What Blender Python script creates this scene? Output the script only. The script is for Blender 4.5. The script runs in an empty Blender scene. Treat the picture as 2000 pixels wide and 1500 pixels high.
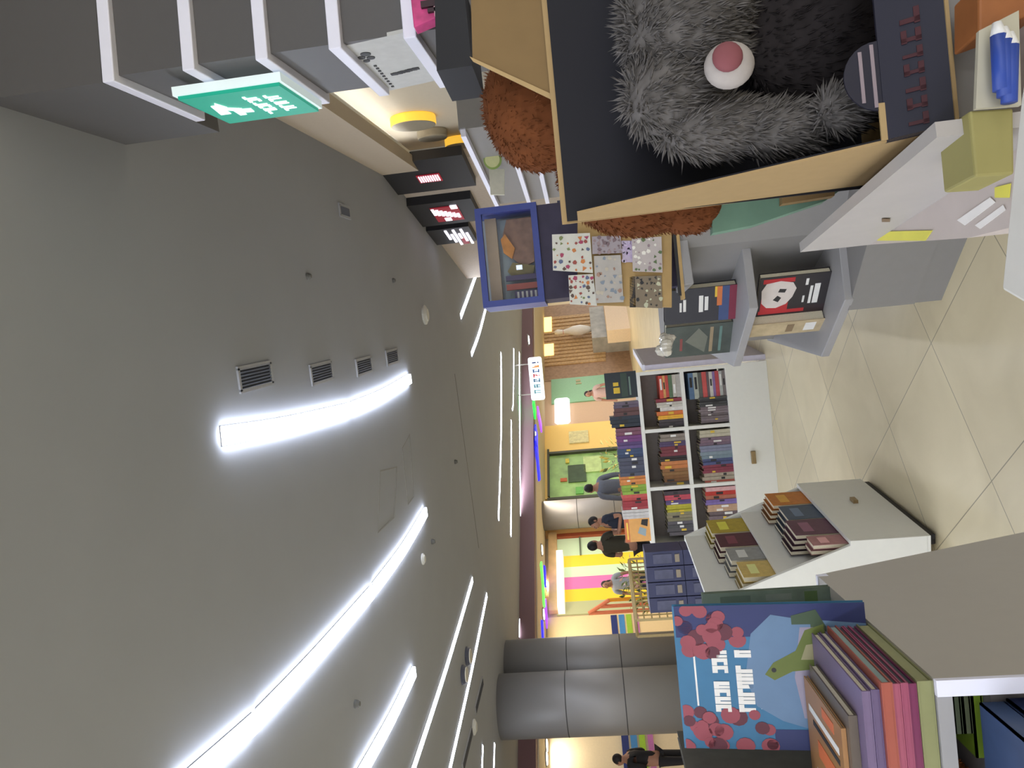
import bpy, bmesh, math, random
from mathutils import Vector, Matrix
random.seed(7)
R = math.radians
sc = bpy.context.scene
COL = sc.collection

# ------------------------------------------------------------------ camera
F, PITCH, ROLL, H = 1450.0, R(6.2), R(5.3), 1.35
FW = Vector((0, math.cos(PITCH), math.sin(PITCH)))
U0 = Vector((0, -math.sin(PITCH), math.cos(PITCH)))
R0 = Vector((1, 0, 0))
UU = R0*math.cos(ROLL) - U0*math.sin(ROLL)
VV = -R0*math.sin(ROLL) - U0*math.cos(ROLL)
CAM = Vector((0, 0, H))
def ray(x, y): return FW + UU*((750-y)/F) + VV*((x-1000)/F)
def G(x, y, z=0.0):
    d = ray(x, y); return CAM + d*((z-H)/d.z)
def P(x, y, Y):
    d = ray(x, y); return CAM + d*(Y/d.y)
def W(x, y, p0, az):
    a = R(az); n = Vector((math.cos(a), -math.sin(a), 0)); d = ray(x, y)
    return CAM + d*((Vector((p0[0], p0[1], H))-CAM).dot(n)/d.dot(n))
cd = bpy.data.cameras.new('camera'); cam = bpy.data.objects.new('camera', cd); COL.objects.link(cam)
m = Matrix((VV, UU, -FW)).transposed().to_4x4(); m.translation = CAM
cam.matrix_world = m
cd.sensor_fit = 'HORIZONTAL'; cd.sensor_width = 36; cd.lens = 36*F/2000; cd.clip_start = 0.02; cd.clip_end = 200
sc.camera = cam

# --------------------------------------------------------------- materials
def lin(c):
    return tuple(((v/255)/12.92 if v/255 <= .04045 else ((v/255+.055)/1.055)**2.4) for v in c)
MATS = {}
def mat(name, rgb, rough=.55, metal=0.0, noise=.06, scale=30.0, spec=.4, bump=0.0):
    if name in MATS: return MATS[name]
    m = bpy.data.materials.new(name); m.use_nodes = True; nt = m.node_tree; b = nt.nodes['Principled BSDF']
    c = lin(rgb)
    tc = nt.nodes.new('ShaderNodeTexCoord'); n = nt.nodes.new('ShaderNodeTexNoise'); n.inputs['Scale'].default_value = scale
    n.inputs['Detail'].default_value = 4
    nt.links.new(tc.outputs['Object'], n.inputs['Vector'])
    mx = nt.nodes.new('ShaderNodeMix'); mx.data_type = 'RGBA'
    mx.inputs[6].default_value = tuple(v*(1-noise*2) for v in c)+(1,)
    mx.inputs[7].default_value = tuple(min(1, v*(1+noise*2)) for v in c)+(1,)
    nt.links.new(n.outputs['Fac'], mx.inputs[0]); nt.links.new(mx.outputs[2], b.inputs['Base Color'])
    b.inputs['Roughness'].default_value = rough; b.inputs['Metallic'].default_value = metal
    b.inputs['Specular IOR Level'].default_value = spec
    if bump:
        bp = nt.nodes.new('ShaderNodeBump'); bp.inputs['Strength'].default_value = bump; bp.inputs['Distance'].default_value = .01
        nt.links.new(n.outputs['Fac'], bp.inputs['Height']); nt.links.new(bp.outputs[0], b.inputs['Normal'])
    MATS[name] = m; return m
def emit(name, rgb, s):
    if name in MATS: return MATS[name]
    m = bpy.data.materials.new(name); m.use_nodes = True; nt = m.node_tree; b = nt.nodes['Principled BSDF']
    b.inputs['Base Color'].default_value = lin(rgb)+(1,)
    b.inputs['Emission Color'].default_value = lin(rgb)+(1,); b.inputs['Emission Strength'].default_value = s
    MATS[name] = m; return m
def floor_mat():
    m = bpy.data.materials.new('floor_tiles'); m.use_nodes = True; nt = m.node_tree; b = nt.nodes['Principled BSDF']; L = nt.links.new
    tc = nt.nodes.new('ShaderNodeTexCoord'); mp = nt.nodes.new('ShaderNodeMapping')
    mp.inputs['Rotation'].default_value = (0, 0, R(-36)); mp.inputs['Location'].default_value = FLOC
    L(tc.outputs['Object'], mp.inputs['Vector'])
    br = nt.nodes.new('ShaderNodeTexBrick'); br.offset = 0; br.squash = 1
    br.inputs['Scale'].default_value = 1; br.inputs['Brick Width'].default_value = .62; br.inputs['Row Height'].default_value = .62
    br.inputs['Mortar Size'].default_value = .0022; br.inputs['Mortar Smooth'].default_value = .1
    c1 = lin((224, 210, 174)); c2 = lin((216, 202, 167))
    br.inputs['Color1'].default_value = c1+(1,); br.inputs['Color2'].default_value = c2+(1,)
    br.inputs['Mortar'].default_value = lin((150, 140, 116))+(1,)
    L(mp.outputs[0], br.inputs['Vector'])
    n = nt.nodes.new('ShaderNodeTexNoise'); n.inputs['Scale'].default_value = 2.6; n.inputs['Detail'].default_value = 6; n.inputs['Distortion'].default_value = .8
    L(mp.outputs[0], n.inputs['Vector'])
    rp = nt.nodes.new('ShaderNodeValToRGB'); rp.color_ramp.elements[0].position = .3; rp.color_ramp.elements[1].position = .75
    rp.color_ramp.elements[0].color = (.84, .83, .80, 1); rp.color_ramp.elements[1].color = (1, 1, 1, 1)
    L(n.outputs['Fac'], rp.inputs[0])
    mx = nt.nodes.new('ShaderNodeMix'); mx.data_type = 'RGBA'; mx.blend_type = 'MULTIPLY'; mx.inputs[0].default_value = 1
    L(br.outputs['Color'], mx.inputs[6]); L(rp.outputs[0], mx.inputs[7]); L(mx.outputs[2], b.inputs['Base Color'])
    b.inputs['Roughness'].default_value = .32; b.inputs['Specular IOR Level'].default_value = .45
    return m
FLOC = (0.17, 0.33, 0)

# ------------------------------------------------------------ mesh builder
class MB:
    def __init__(s): s.v = []; s.f = []; s.m = []
    def add(s, vs, fs, mi=0):
        o = len(s.v); s.v += [Vector(v) for v in vs]
        for f in fs: s.f.append([o+i for i in f]); s.m.append(mi)
        return s
    def slab(s, pts, ext, mi=0, mi2=None):
        """planar polygon pts extruded by vector ext; mi2 = material of the sides and back"""
        pts = [Vector(p) for p in pts]; e = Vector(ext); n = len(pts)
        nr = Vector((0, 0, 0))
        for i in range(n): nr += (pts[i]-pts[0]).cross(pts[(i+1) % n]-pts[0])
        if nr.dot(e) > 0: pts = pts[::-1]
        q = [p+e for p in pts]; k = mi if mi2 is None else mi2
        s.add(pts+q, [list(range(n))], mi)
        o = len(s.v)-2*n
        s.f.append([o+n+i for i in range(n)][::-1]); s.m.append(k)
        for i in range(n):
            j = (i+1) % n; s.f.append([o+j, o+i, o+n+i, o+n+j]); s.m.append(k)
        return s
    def prism(s, poly, z0, z1, mi=0, mi2=None):
        return s.slab([(p[0], p[1], z1) for p in poly], (0, 0, z0-z1), mi, mi2)
    def box(s, c, sz, az=0, mi=0, tilt=None):
        hx, hy, hz = sz[0]/2, sz[1]/2, sz[2]/2
        M = Matrix.Rotation(-R(az), 3, 'Z')
        if tilt: M = M @ Matrix.Rotation(R(tilt[1]), 3, tilt[0])
        c = Vector(c)
        vs = [c + M @ Vector((a*hx, b*hy, d*hz)) for d in (-1, 1) for b in (-1, 1) for a in (-1, 1)]
        return s.add(vs, [(0, 2, 3, 1), (4, 5, 7, 6), (0, 1, 5, 4), (1, 3, 7, 5), (3, 2, 6, 7), (2, 0, 4, 6)], mi)
    def lathe(s, c, prof, n=24, mi=0, axis=None):
        c = Vector(c); M = Matrix.Identity(3)
        if axis is not None: M = Vector((0, 0, 1)).rotation_difference(Vector(axis)).to_matrix()
        o = len(s.v)
        for r, z in prof:
            for k in range(n):
                a = 2*math.pi*k/n; s.v.append(c + M @ Vector((r*math.cos(a), r*math.sin(a), z)))
        for i in range(len(prof)-1):
            for k in range(n):
                j = (k+1) % n; s.f.append([o+i*n+k, o+i*n+j, o+(i+1)*n+j, o+(i+1)*n+k]); s.m.append(mi)
        s.f.append([o+k for k in range(n)][::-1]); s.m.append(mi)
        e = o+(len(prof)-1)*n; s.f.append([e+k for k in range(n)]); s.m.append(mi)
        return s
    def ball(s, c, r, n=16, mi=0, rot=None):
        c = Vector(c); r = r if hasattr(r, '__len__') else (r, r, r); o = len(s.v); k2 = n//2
        M = rot or Matrix.Identity(3)
        s.v.append(c+M @ Vector((0, 0, -r[2])))
        for i in range(1, k2):
            t = -math.pi/2+math.pi*i/k2
            for k in range(n):
                a = 2*math.pi*k/n
                s.v.append(c+M @ Vector((r[0]*math.cos(t)*math.cos(a), r[1]*math.cos(t)*math.sin(a), r[2]*math.sin(t))))
        s.v.append(c+M @ Vector((0, 0, r[2]))); top = len(s.v)-1
        for k in range(n):
            j = (k+1) % n
            s.f.append([o, o+1+j, o+1+k]); s.m.append(mi)
            for i in range(k2-2):
                a = o+1+i*n; s.f.append([a+k, a+j, a+n+j, a+n+k]); s.m.append(mi)
            a = o+1+(k2-2)*n; s.f.append([a+k, a+j, top]); s.m.append(mi)
        return s
    def tube(s, pts, r, n=8, mi=0):
        pts = [Vector(p) for p in pts]; o = len(s.v)
        rs = r if hasattr(r, '__len__') else [r]*len(pts)
        for i, p in enumerate(pts):
            d = (pts[min(i+1, len(pts)-1)]-pts[max(i-1, 0)]).normalized()
            a = d.orthogonal() if i == 0 else (pa - d*pa.dot(d))
            a = a.normalized(); pa = a; b = d.cross(a)
            for k in range(n):
                t = 2*math.pi*k/n; s.v.append(p+(a*math.cos(t)+b*math.sin(t))*rs[i])
        for i in range(len(pts)-1):
            for k in range(n):
                j = (k+1) % n; s.f.append([o+i*n+k, o+i*n+j, o+(i+1)*n+j, o+(i+1)*n+k]); s.m.append(mi)
        s.f.append([o+k for k in range(n)][::-1]); s.m.append(mi)
        e = o+(len(pts)-1)*n; s.f.append([e+k for k in range(n)]); s.m.append(mi)
        return s
    def build(s, name, mats, parent=None, smooth=False, bevel=0, kind=None, label=None, cat=None, group=None, sub=0):
        if not isinstance(mats, (list, tuple)): mats = [mats]
        lo = Vector((min(v[i] for v in s.v) for i in range(3))); hi = Vector((max(v[i] for v in s.v) for i in range(3)))
        o0 = Vector(((lo.x+hi.x)/2, (lo.y+hi.y)/2, lo.z))
        me = bpy.data.meshes.new(name); me.from_pydata([v-o0 for v in s.v], [], s.f)
        for mt in mats: me.materials.append(mt)
        for i, p in enumerate(me.polygons): p.material_index = s.m[i]; p.use_smooth = smooth
        me.update()
        ob = bpy.data.objects.new(name, me); COL.objects.link(ob)
        wl = o0
        if parent is not None:
            ob.parent = parent; wl = o0 - wloc(parent)
        ob.location = wl
        if bevel:
            md = ob.modifiers.new('bevel', 'BEVEL'); md.width = bevel; md.segments = 2; md.limit_method = 'ANGLE'; md.angle_limit = R(50)
        if sub:
            md = ob.modifiers.new('sub', 'SUBSURF'); md.levels = sub; md.render_levels = sub
        if kind: ob['kind'] = kind
        if label: ob['label'] = label
        if cat: ob['category'] = cat
        if group: ob['group'] = group
        return ob
def wloc(o):
    v = Vector(o.location)
    while o.parent: o = o.parent; v = v+Vector(o.location)
    return v
def thing(name, label, cat, loc, group=None):
    o = bpy.data.objects.new(name, None); COL.objects.link(o); o.location = Vector(loc); o.empty_display_size = .05
    o['label'] = label; o['category'] = cat
    if group: o['group'] = group
    return o
def mid(*ps):
    r = Vector((0, 0, 0))
    for p in ps: r += Vector(p)
    return r/len(ps)
ORD = ['first', 'second', 'third', 'fourth', 'fifth', 'sixth', 'seventh', 'eighth', 'ninth', 'tenth', 'eleventh', 'twelfth', 'thirteenth',
       'fourteenth', 'fifteenth', 'sixteenth', 'seventeenth', 'eighteenth', 'nineteenth', 'twentieth', 'twenty-first', 'twenty-second', 'twenty-third',
       'twenty-fourth', 'twenty-fifth', 'twenty-sixth', 'twenty-seventh', 'twenty-eighth', 'twenty-ninth', 'thirtieth', 'thirty-first', 'thirty-second', 'thirty-third', 'thirty-fourth', 'thirty-fifth', 'thirty-sixth', 'thirty-seventh', 'thirty-eighth', 'thirty-ninth', 'fortieth']

# basic materials
CEIL = 3.3
ceil_m = mat('ceiling_paint', (154, 157, 164), .9, noise=.02, scale=2)
white_m = mat('white_laminate', (226, 225, 216), .45, noise=.015)
wallg_m = mat('wall_unit_laminate', (88, 86, 86), .5, noise=.02)
gray_m = mat('gray_laminate', (132, 129, 126), .5, noise=.02)
gray2_m = mat('light_gray_laminate', (156, 154, 153), .45, noise=.02)
edge_m = mat('pale_edging', (232, 232, 246), .35, noise=.01)
black_m = mat('black_panel', (30, 31, 36), .5)
dark_m = mat('dark_plastic', (32, 30, 30), .5)
steel_m = mat('brushed_steel', (165, 160, 150), .35, metal=.8)
page_m = mat('book_pages', (205, 196, 170), .8, noise=.1, scale=300)
beige_m = mat('beige_paint', (222, 205, 172), .7, noise=.03)
lamp_m = emit('lamp_diffuser', (230, 238, 255), 5.5)
house_m = mat('lamp_housing', (120, 120, 120), .6)
paper_m = mat('white_paper', (220, 216, 208), .7, noise=.03)

# ----------------------------------------------------------------- setting
MB().box((-2, 22, -.05), (70, 70, .1)).build('floor', floor_mat(), kind='structure')
# the mall corridor turns the corner: ceiling ends at the dark beam
BAZ, BP = 43.0, (-5.09, 14.9)
ba = Vector((math.sin(R(BAZ)), math.cos(R(BAZ)), 0)); bn = Vector((math.cos(R(BAZ)), -math.sin(R(BAZ)), 0))
bp0 = Vector((BP[0], BP[1], 0))
def bline(t, off=0): return bp0+ba*t - bn*off
a, b = bline(-14), bline(20)
MB().prism([(-14.6, -6), (9, -6), (9, b.y), (b.x, b.y), (a.x, a.y)], CEIL, CEIL+.1).build('ceiling', ceil_m, kind='structure')
# beam
beam_m = mat('beam_paint', (112, 84, 88), .6, noise=.03)
q = [bline(-14, 0), bline(20, 0), bline(20, .3), bline(-14, .3)]
zb = W(1043, 1000, BP, BAZ).z
MB().prism([(p.x, p.y) for p in q], zb, CEIL+.1).build('trim_1', beam_m, kind='structure')
# facade of the far shops
FP, FAZ = (-7.4, 15.0), 36.5
fd = Vector((math.sin(R(FAZ)), math.cos(R(FAZ)), 0)); fn = Vector((math.cos(R(FAZ)), -math.sin(R(FAZ)), 0))
fp0 = Vector((FP[0], FP[1], 0))
def fpt(s, z, off=0): return fp0+fd*s+fn*off+Vector((0, 0, z))
def fsz(x, y):
    p = W(x, y, FP, FAZ); return (p-fp0-Vector((0, 0, 0))).dot(fd), p.z
def frect(mb, x0, y0, x1, y1, off, th, mi=0, zlo=None, zhi=None):
    """box on the facade from the picture's top edge x0 / bottom x1 and side limits y0, y1"""
    ym = (y0+y1)/2
    s0 = fsz((x0+x1)/2, y0)[0]; s1 = fsz((x0+x1)/2, y1)[0]
    z1 = fsz(x0, ym)[1] if zhi is None else zhi; z0 = fsz(x1, ym)[1] if zlo is None else zlo
    return mb.slab([fpt(s0, z0, off), fpt(s1, z0, off), fpt(s1, z1, off), fpt(s0, z1, off)], -fn*th, mi)
LOWC = 2.95
fq = [bline(-14, .3), bline(20, .3), fpt(22, 0), fpt(-12, 0)]
MB().prism([(p.x, p.y) for p in fq], LOWC, LOWC+.1).build('ceiling_corridor', mat('corridor_ceiling', (205, 192, 168), .8, noise=.02), kind='structure')
MB().slab([fpt(-12, 0), fpt(22, 0), fpt(22, LOWC), fpt(-12, LOWC)], -fn*.2).build('wall_far', beige_m, kind='structure')

# -------------------------------------------------------------- ceiling lamps
def strip(pts, w, label, group='linear ceiling lamps'):
    ps = [G(x, y, CEIL) for x, y in pts]
    return strip3(ps, w, label, group)
def strip3(ps, w, label, group):
    ps = [Vector(p) for p in ps]
    # smooth through the points
    fine = []
    if len(ps) > 2:
        for i in range(len(ps)-1):
            p0, p1, p2, p3 = ps[max(i-1, 0)], ps[i], ps[i+1], ps[min(i+2, len(ps)-1)]
            for k in range(6):
                t = k/6; fine.append(.5*((2*p1)+(p2-p0)*t+(2*p0-5*p1+4*p2-p3)*t*t+(3*p1-p0-3*p2+p3)*t**3))
        fine.append(ps[-1])
    else: fine = ps
    L, Rr = [], []
    for i, p in enumerate(fine):
        d = fine[min(i+1, len(fine)-1)]-fine[max(i-1, 0)]; n = Vector((d.y, -d.x, 0)).normalized()
        L.append(p-n*w/2); Rr.append(p+n*w/2)
    dz = .03 if mid(*fine).y < 7 else .004
    t = thing('ceiling_lamp', label, 'lamp', mid(*fine), group)
    def rib(z0, z1, grow):
        mb = MB()
        for i in range(len(fine)-1):
            n0 = (Rr[i]-L[i]).normalized()*grow; n1 = (Rr[i+1]-L[i+1]).normalized()*grow
            qd = [L[i]-n0, Rr[i]+n0, Rr[i+1]+n1, L[i+1]-n1]
            mb.prism([(v.x, v.y) for v in qd], z0, z1)
        return mb
    rib(CEIL-.006, CEIL+.004, .004).build('housing', house_m, t)
    rib(CEIL-.006-dz, CEIL-.006, 0).build('diffuser', lamp_m, t)
    return t
strip([(430, 852), (560, 829), (681, 799)], .098, 'white linear lamp, near half of the line beside the four vents')
strip([(685, 797), (745, 771), (797, 740)], .098, 'white linear lamp, far half of the line beside the four vents')
strip([(330, 1556), (410, 1485), (492, 1411)], .098, 'white linear lamp running out of the photo at its bottom left corner')
strip([(500, 1402), (610, 1285), (722, 1157)], .098, 'longest piece of the big diagonal white linear lamp')
strip([(728, 1149), (785, 1072), (828, 1000)], .098, 'far end piece of the big diagonal white linear lamp')
strip([(690, 1530), (760, 1405), (805, 1312)], .098, 'white linear lamp ending left of the grey ceiling dots, between two long lines')
strip([(800, 1520), (872, 1300), (922, 1132)], .085, 'long curved white linear lamp just left of the round spotlights')
strip([(872, 1525), (918, 1320), (950, 1162)], .08, 'long white linear lamp between round spotlights and dark slots')
strip([(940, 1520), (942, 1456)], .06, 'short white linear lamp above the two columns, nearer of two')
strip([(963, 1520), (965, 1452)], .06, 'short white linear lamp above the two columns, farther of two')
strip([(899, 618), (917, 570), (934, 522)], .09, 'white linear lamp above the blue framed box, nearer of two')
strip([(920, 692), (936, 648), (949, 598)], .085, 'white linear lamp above the blue framed box, farther of two')
strip([(978, 690), (978, 850), (973, 1014)], .1, 'long white linear lamp crossing the ceiling, nearest before the dark beam')
strip([(1003, 682), (1002, 780), (1000, 800)], .07, 'white linear lamp before the dark beam, short piece near white hanging sign')
strip([(998, 822), (998, 930), (997, 1046)], .1, 'white linear lamp before the dark beam, middle line above the bookcase')
strip([(1014, 690), (1015, 900), (1017, 1070), (1014, 1246)], .11, 'longest thin white linear lamp running right along the dark beam')
# unseen ceiling strips added behind and beside the viewpoint as fill light
for i, (x, y0, y1) in enumerate([(-1.6, -4, .8), (1.2, -5.5, -2.6), (-3.4, -4, 3.0), (-5.2, -3, 4.5), (-7, -3, 5)]):
    strip3([(x, y0, CEIL), (x, y1, CEIL)], .16, 'added white fill lamp on the shop ceiling, out of view', 'added fill lamps out of view')

# vents
def vent(x, y, label, sz=(.2, .26), az=6):
    c = G(x, y, CEIL); t = thing('ceiling_vent', label, 'vent', c, 'ceiling vents')
    f = MB(); w, l = sz
    a = R(-az); rot = Matrix.Rotation(a, 3, 'Z')
    for dx, dy, sx, sy in ((-w/2, 0, .022, l+.022), (w/2, 0, .022, l+.022), (0, -l/2, w, .022), (0, l/2, w, .022)):
        p = c+rot @ Vector((dx, dy, 0)); f.box((p.x, p.y, CEIL-.005), (sx, sy, .014), az)
    f.build('frame', mat('vent_frame_pale', (158, 160, 166), .6), t)
    MB().box((c.x, c.y, CEIL-.001), (w, l, .004), az).build('backing', mat('vent_dark', (58, 62, 74), .7), t)
    s = MB()
    for k in range(7):
        p = c+rot @ Vector((-w/2+w*(k+.5)/7, 0, 0)); s.box((p.x, p.y, CEIL-.008), (.012, l-.01, .003), az, tilt=('Y', 35))
    s.build('louvres', mat('vent_louvre', (92, 100, 122), .6), t)
vent(498, 735, 'largest and nearest of four square grey vents in the ceiling row', (.13, .42))
vent(627, 728, 'second nearest of four square grey vents in the ceiling row', (.13, .42))
vent(710, 715, 'third nearest of four square grey vents in the ceiling row', (.13, .42))
vent(765, 697, 'smallest and farthest of four square grey vents in the ceiling row', (.13, .42))
vent(672, 413, 'lone small dark ceiling vent near the beige bulkhead', (.09, .26))
# detectors, sprinklers, spotlights
def disc(x, y, r, h, label, name='smoke_detector', cat='detector', m=None, group=None):
    c = G(x, y, CEIL); t = thing(name, label, cat, c, group)
    MB().lathe((c.x, c.y, CEIL), [(r, 0), (r, -h*.4), (r*.8, -h*.7)], 20).build('base', m or mat('pale_plastic', (200, 200, 195), .5), t)
    MB().lathe((c.x, c.y, CEIL), [(r*.72, -h*.7), (r*.6, -h), (r*.2, -h*1.05)], 20).build('cap', m or mat('pale_plastic', (200, 200, 195), .5), t)
dk = mat('grey_plastic', (95, 95, 92), .6)
disc(828, 615, .12, .05, 'pale round ceiling speaker near the vent row, seen edge on', 'ceiling_speaker', 'speaker')
disc(600, 540, .025, .03, 'small grey ceiling dot between lone vent and vent row', 'sprinkler_head', 'sprinkler', dk)
disc(767, 548, .025, .03, 'small grey ceiling dot left of the black shop panels', 'sprinkler_head', 'sprinkler', dk)
disc(693, 1375, .03, .04, 'small grey ceiling dot between the big diagonal lamp and next lamp', 'sprinkler_head', 'sprinkler', dk)
disc(843, 1058, .03, .04, 'small grey ceiling dot beyond the end of the big diagonal lamp', 'sprinkler_head', 'sprinkler', dk)
disc(825, 1092, .06, .03, 'pale round ceiling detector beside the big diagonal lamp', m=None)
disc(888, 902, .03, .04, 'small grey ceiling dot above the mall passage', 'sprinkler_head', 'sprinkler', dk)
disc(925, 1420, .1, .04, 'pale round ceiling disc over the two columns', 'ceiling_speaker', 'speaker')
for (x, y, l) in ((911, 1282, 'farther of two pale round spotlights between the long lamps'), (903, 1318, 'nearer of two pale round spotlights between the long lamps')):
    c = G(x, y, CEIL); t = thing('ceiling_spotlight', l, 'spotlight', c, 'round ceiling spotlights')
    MB().lathe((c.x, c.y, CEIL), [(.12, 0), (.12, -.02), (.1, -.05)], 24).build('ring', mat('spot_ring', (70, 72, 85), .4), t)
    MB().lathe((c.x, c.y, CEIL-.05), [(.095, .01), (.09, -.01)], 24).build('lens', mat('spot_lens', (215, 210, 195), .3), t)
for (x, y, l) in ((935, 1358, 'dark narrow ceiling slot nearest the columns'), (912, 1462, 'dark narrow ceiling slot at the bottom edge of the photo')):
    c = G(x, y, CEIL); t = thing('slot_diffuser', l, 'air slot', c, 'dark ceiling slots')
    MB().box((c.x, c.y, CEIL-.006), (.12, .75, .016), 8).build('frame', mat('vent_frame', (150, 150, 152), .6), t)
    MB().box((c.x, c.y, CEIL-.012), (.09, .7, .012), 8).build('slot', mat('vent_dark', (58, 62, 74), .7), t)
# ceiling access hatches: faint frames
for pts, l in (([(742, 920), (775, 912), (770, 1010), (738, 1040)], 'faint square access hatch in the ceiling, nearer of two'),
               ([(785, 875), (800, 848), (808, 970), (797, 985)], 'faint square access hatch in the ceiling, farther of two')):
    w = [G(x, y, CEIL) for x, y in pts]; mb = MB()
    for i in range(4):
        p, q2 = w[i], w[(i+1) % 4]; d = (q2-p).normalized(); n = Vector((d.y, -d.x, 0))*.006
        mb.prism([(v.x, v.y) for v in (p-n, p+n, q2+n, q2-n)], CEIL-.003, CEIL+.002)
    mb.build('ceiling_hatch', mat('hatch_line', (140, 140, 137), .9), label=l, cat='hatch', group='ceiling hatches')
w0, w1 = G(888, 730, CEIL), G(935, 1070, CEIL)
d = (w1-w0).normalized(); n = Vector((d.y, -d.x, 0))*.012
MB().prism([(v.x, v.y) for v in (w0-n, w0+n, w1+n, w1-n)], CEIL-.003, CEIL+.002).build('trim_2', mat('joint_line', (120, 120, 118), .9), kind='structure')

# ---------------------------------------------------------------- columns
col_m = mat('column_metal', (150, 147, 145), .5, metal=.35, noise=.01, scale=3)
def column(cx, cy, r, zs, label):
    t = thing('column', label, 'column', (cx, cy, 0), 'grey round columns')
    MB().lathe((cx, cy, 0), [(r, 0), (r, CEIL)], 64).build('cladding', col_m, t, smooth=True)
    s = MB()
    for z in zs: s.lathe((cx, cy, z), [(r+.002, -.008), (r+.002, .008)], 64)
    s.build('joint', mat('joint_dark', (70, 68, 68), .6), t)
zs = [P(1105, 1380, 11.4).z, P(1222, 1375, 11.4).z, .12]
column(-5.17, 11.85, .495, zs, 'nearer grey metal clad round column at the bottom edge of the photo')
column(-5.0, 12.95, .49, zs, 'grey metal clad round column just behind the nearer one')
c2a, c2b = P(1120, 975, 19.3), P(1120, 1032, 19.3)
column((c2a.x+c2b.x)/2, 19.3, abs(c2a.x-c2b.x)/2, [2.05, 1.1], 'distant grey round column beside the yellow shop front')

# ------------------------------------------------------- far shop fronts
def ftag(mb, name, mats, label, cat, kind=None):
    return mb.build(name, mats, label=label if not kind else None, cat=cat if not kind else None, kind=kind)
# bowling hall: wood wall, glow, pin, dark band
wood_m = mat('wood_slats', (190, 154, 106), .6, noise=.25, scale=14)
t = thing('bowling_hall_front', 'brown wood front of a bowling hall with added golden glow panels', 'shop front', fpt(fsz(1180, 660)[0], 0))
frect(MB(), 1058, 590, 1262, 738, .04, .05, zlo=0).build('wood_wall', mat('wood_brown', (160, 130, 104), .6, noise=.2, scale=10), t)
mb = MB()
for k in range(14):
    y = 618+k*6.9; frect(mb, 1062, y, 1184, y+5.2, .08, .04)
mb.build('slats', wood_m, t)
for q in ((1057, 624, 1078, 652), (1062, 676, 1082, 698)): frect(MB(), *q, .1, .03).build('added_glow_panel', emit('golden_glow', (255, 214, 120), .6), t)  # glowing panels added to give the wood wall its golden wash
frect(MB(), 1030, 598, 1059, 712, .12, .1).build('fascia', mat('gray_fascia', (130, 122, 122), .5, noise=.3, scale=5), t)
p = W(1120, 662, FP, FAZ)+fn*.35
zt, zb2 = W(1084, 664, FP, FAZ).z, W(1158, 664, FP, FAZ).z; hh = zt-zb2
prof = [(.05, 0), (.085, .1), (.13, .3), (.115, .48), (.07, .64), (.05, .73), (.058, .82), (.07, .9), (.05, .97), (.01, 1.0)]
t = thing('bowling_pin', 'big white bowling pin with red neck bands on a plinth', 'bowling pin', (p.x, p.y, zb2))
MB().lathe((p.x, p.y, zb2), [(r*1.5, z*hh) for r, z in prof], 24).build('pin_body', mat('pin_white', (238, 232, 222), .3), t, smooth=True)
MB().lathe((p.x, p.y, zb2), [(.079, .75*hh), (.079, .775*hh)], 24).lathe((p.x, p.y, zb2), [(.085, .81*hh), (.088, .835*hh)], 24).build('neck_band', mat('pin_red', (200, 40, 40), .4), t)
mb = MB(); frect(mb, 1156, 630, 1184, 692, .7, .7, zlo=0)
ob = mb.build('counter_box', mat('counter_grey', (170, 166, 155), .5, noise=.25, scale=4), label='grey and white plinth under the big bowling pin', cat='plinth')
mb = MB(); frect(mb, 1184, 606, 1228, 722, 1.6, .5, zlo=0)
mb.build('reception_counter', mat('counter_beige', (226, 200, 168), .6), label='long beige counter in front of the bowling hall', cat='counter')
p = W(1250, 641, FP, FAZ)+fn*2.4
mb = MB()
t = thing('barrier_post', 'thin dark post standing before the beige counter', 'post', (p.x, p.y, 0))
MB().lathe((p.x, p.y, 0), [(.16, 0), (.16, .025), (.03, .04)], 20).build('foot', dark_m, t)
MB().lathe((p.x, p.y, .04), [(.03, 0), (.03, 1.0)], 12).build('pole', mat('post_purple', (78, 52, 60), .4), t)
# white hanging sign with coloured letters
sg = Vector(P(1047, 740, 19.0)); st = P(1034, 740, 19.0).z; sb = P(1061, 740, 19.0).z
sx0, sx1 = P(1047, 782, 19.0).x, P(1047, 697, 19.0).x
t = thing('hanging_sign', 'white lit sign with small coloured letters hung before the dark wood front', 'sign', ((sx0+sx1)/2, 19, sb))
mb = MB().box(((sx0+sx1)/2, 19.05, (st+sb)/2), (sx1-sx0, .1, st-sb))
mb.build('light_panel', emit('sign_white', (235, 245, 250), 0.299), t, bevel=.05)
lt = [(.2, (30, 150, 160), [(-.5, 0, .16, 1), (.5, 0, .16, 1), (0, .45, .9, .16)]),
      (.33, (20, 140, 160), [(-.45, 0, .18, 1), (.45, -.1, .18, .8), (0, .42, .8, .18), (0, 0, .8, .15)]),
      (.46, (30, 110, 150), [(-.4, 0, .2, .9), (.4, .2, .2, .5), (0, .42, .8, .18), (0, -.42, .9, .18)]),
      (.57, (205, 50, 50), [(0, .4, .9, .2), (.35, .15, .2, .5), (0, -.1, .2, .3), (0, -.45, .22, .16)]),
      (.68, (30, 90, 160), [(-.4, 0, .2, .9), (0, .42, .8, .18), (0, -.42, .8, .18), (.42, .3, .18, .3)]),
      (.78, (235, 150, 30), [(-.3, .1, .22, .9), (.2, -.1, .22, .6), (0, -.45, .6, .16)]),
      (.87, (40, 50, 110), [(0, .2, .3, .6), (0, -.42, .3, .2)])]
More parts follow.
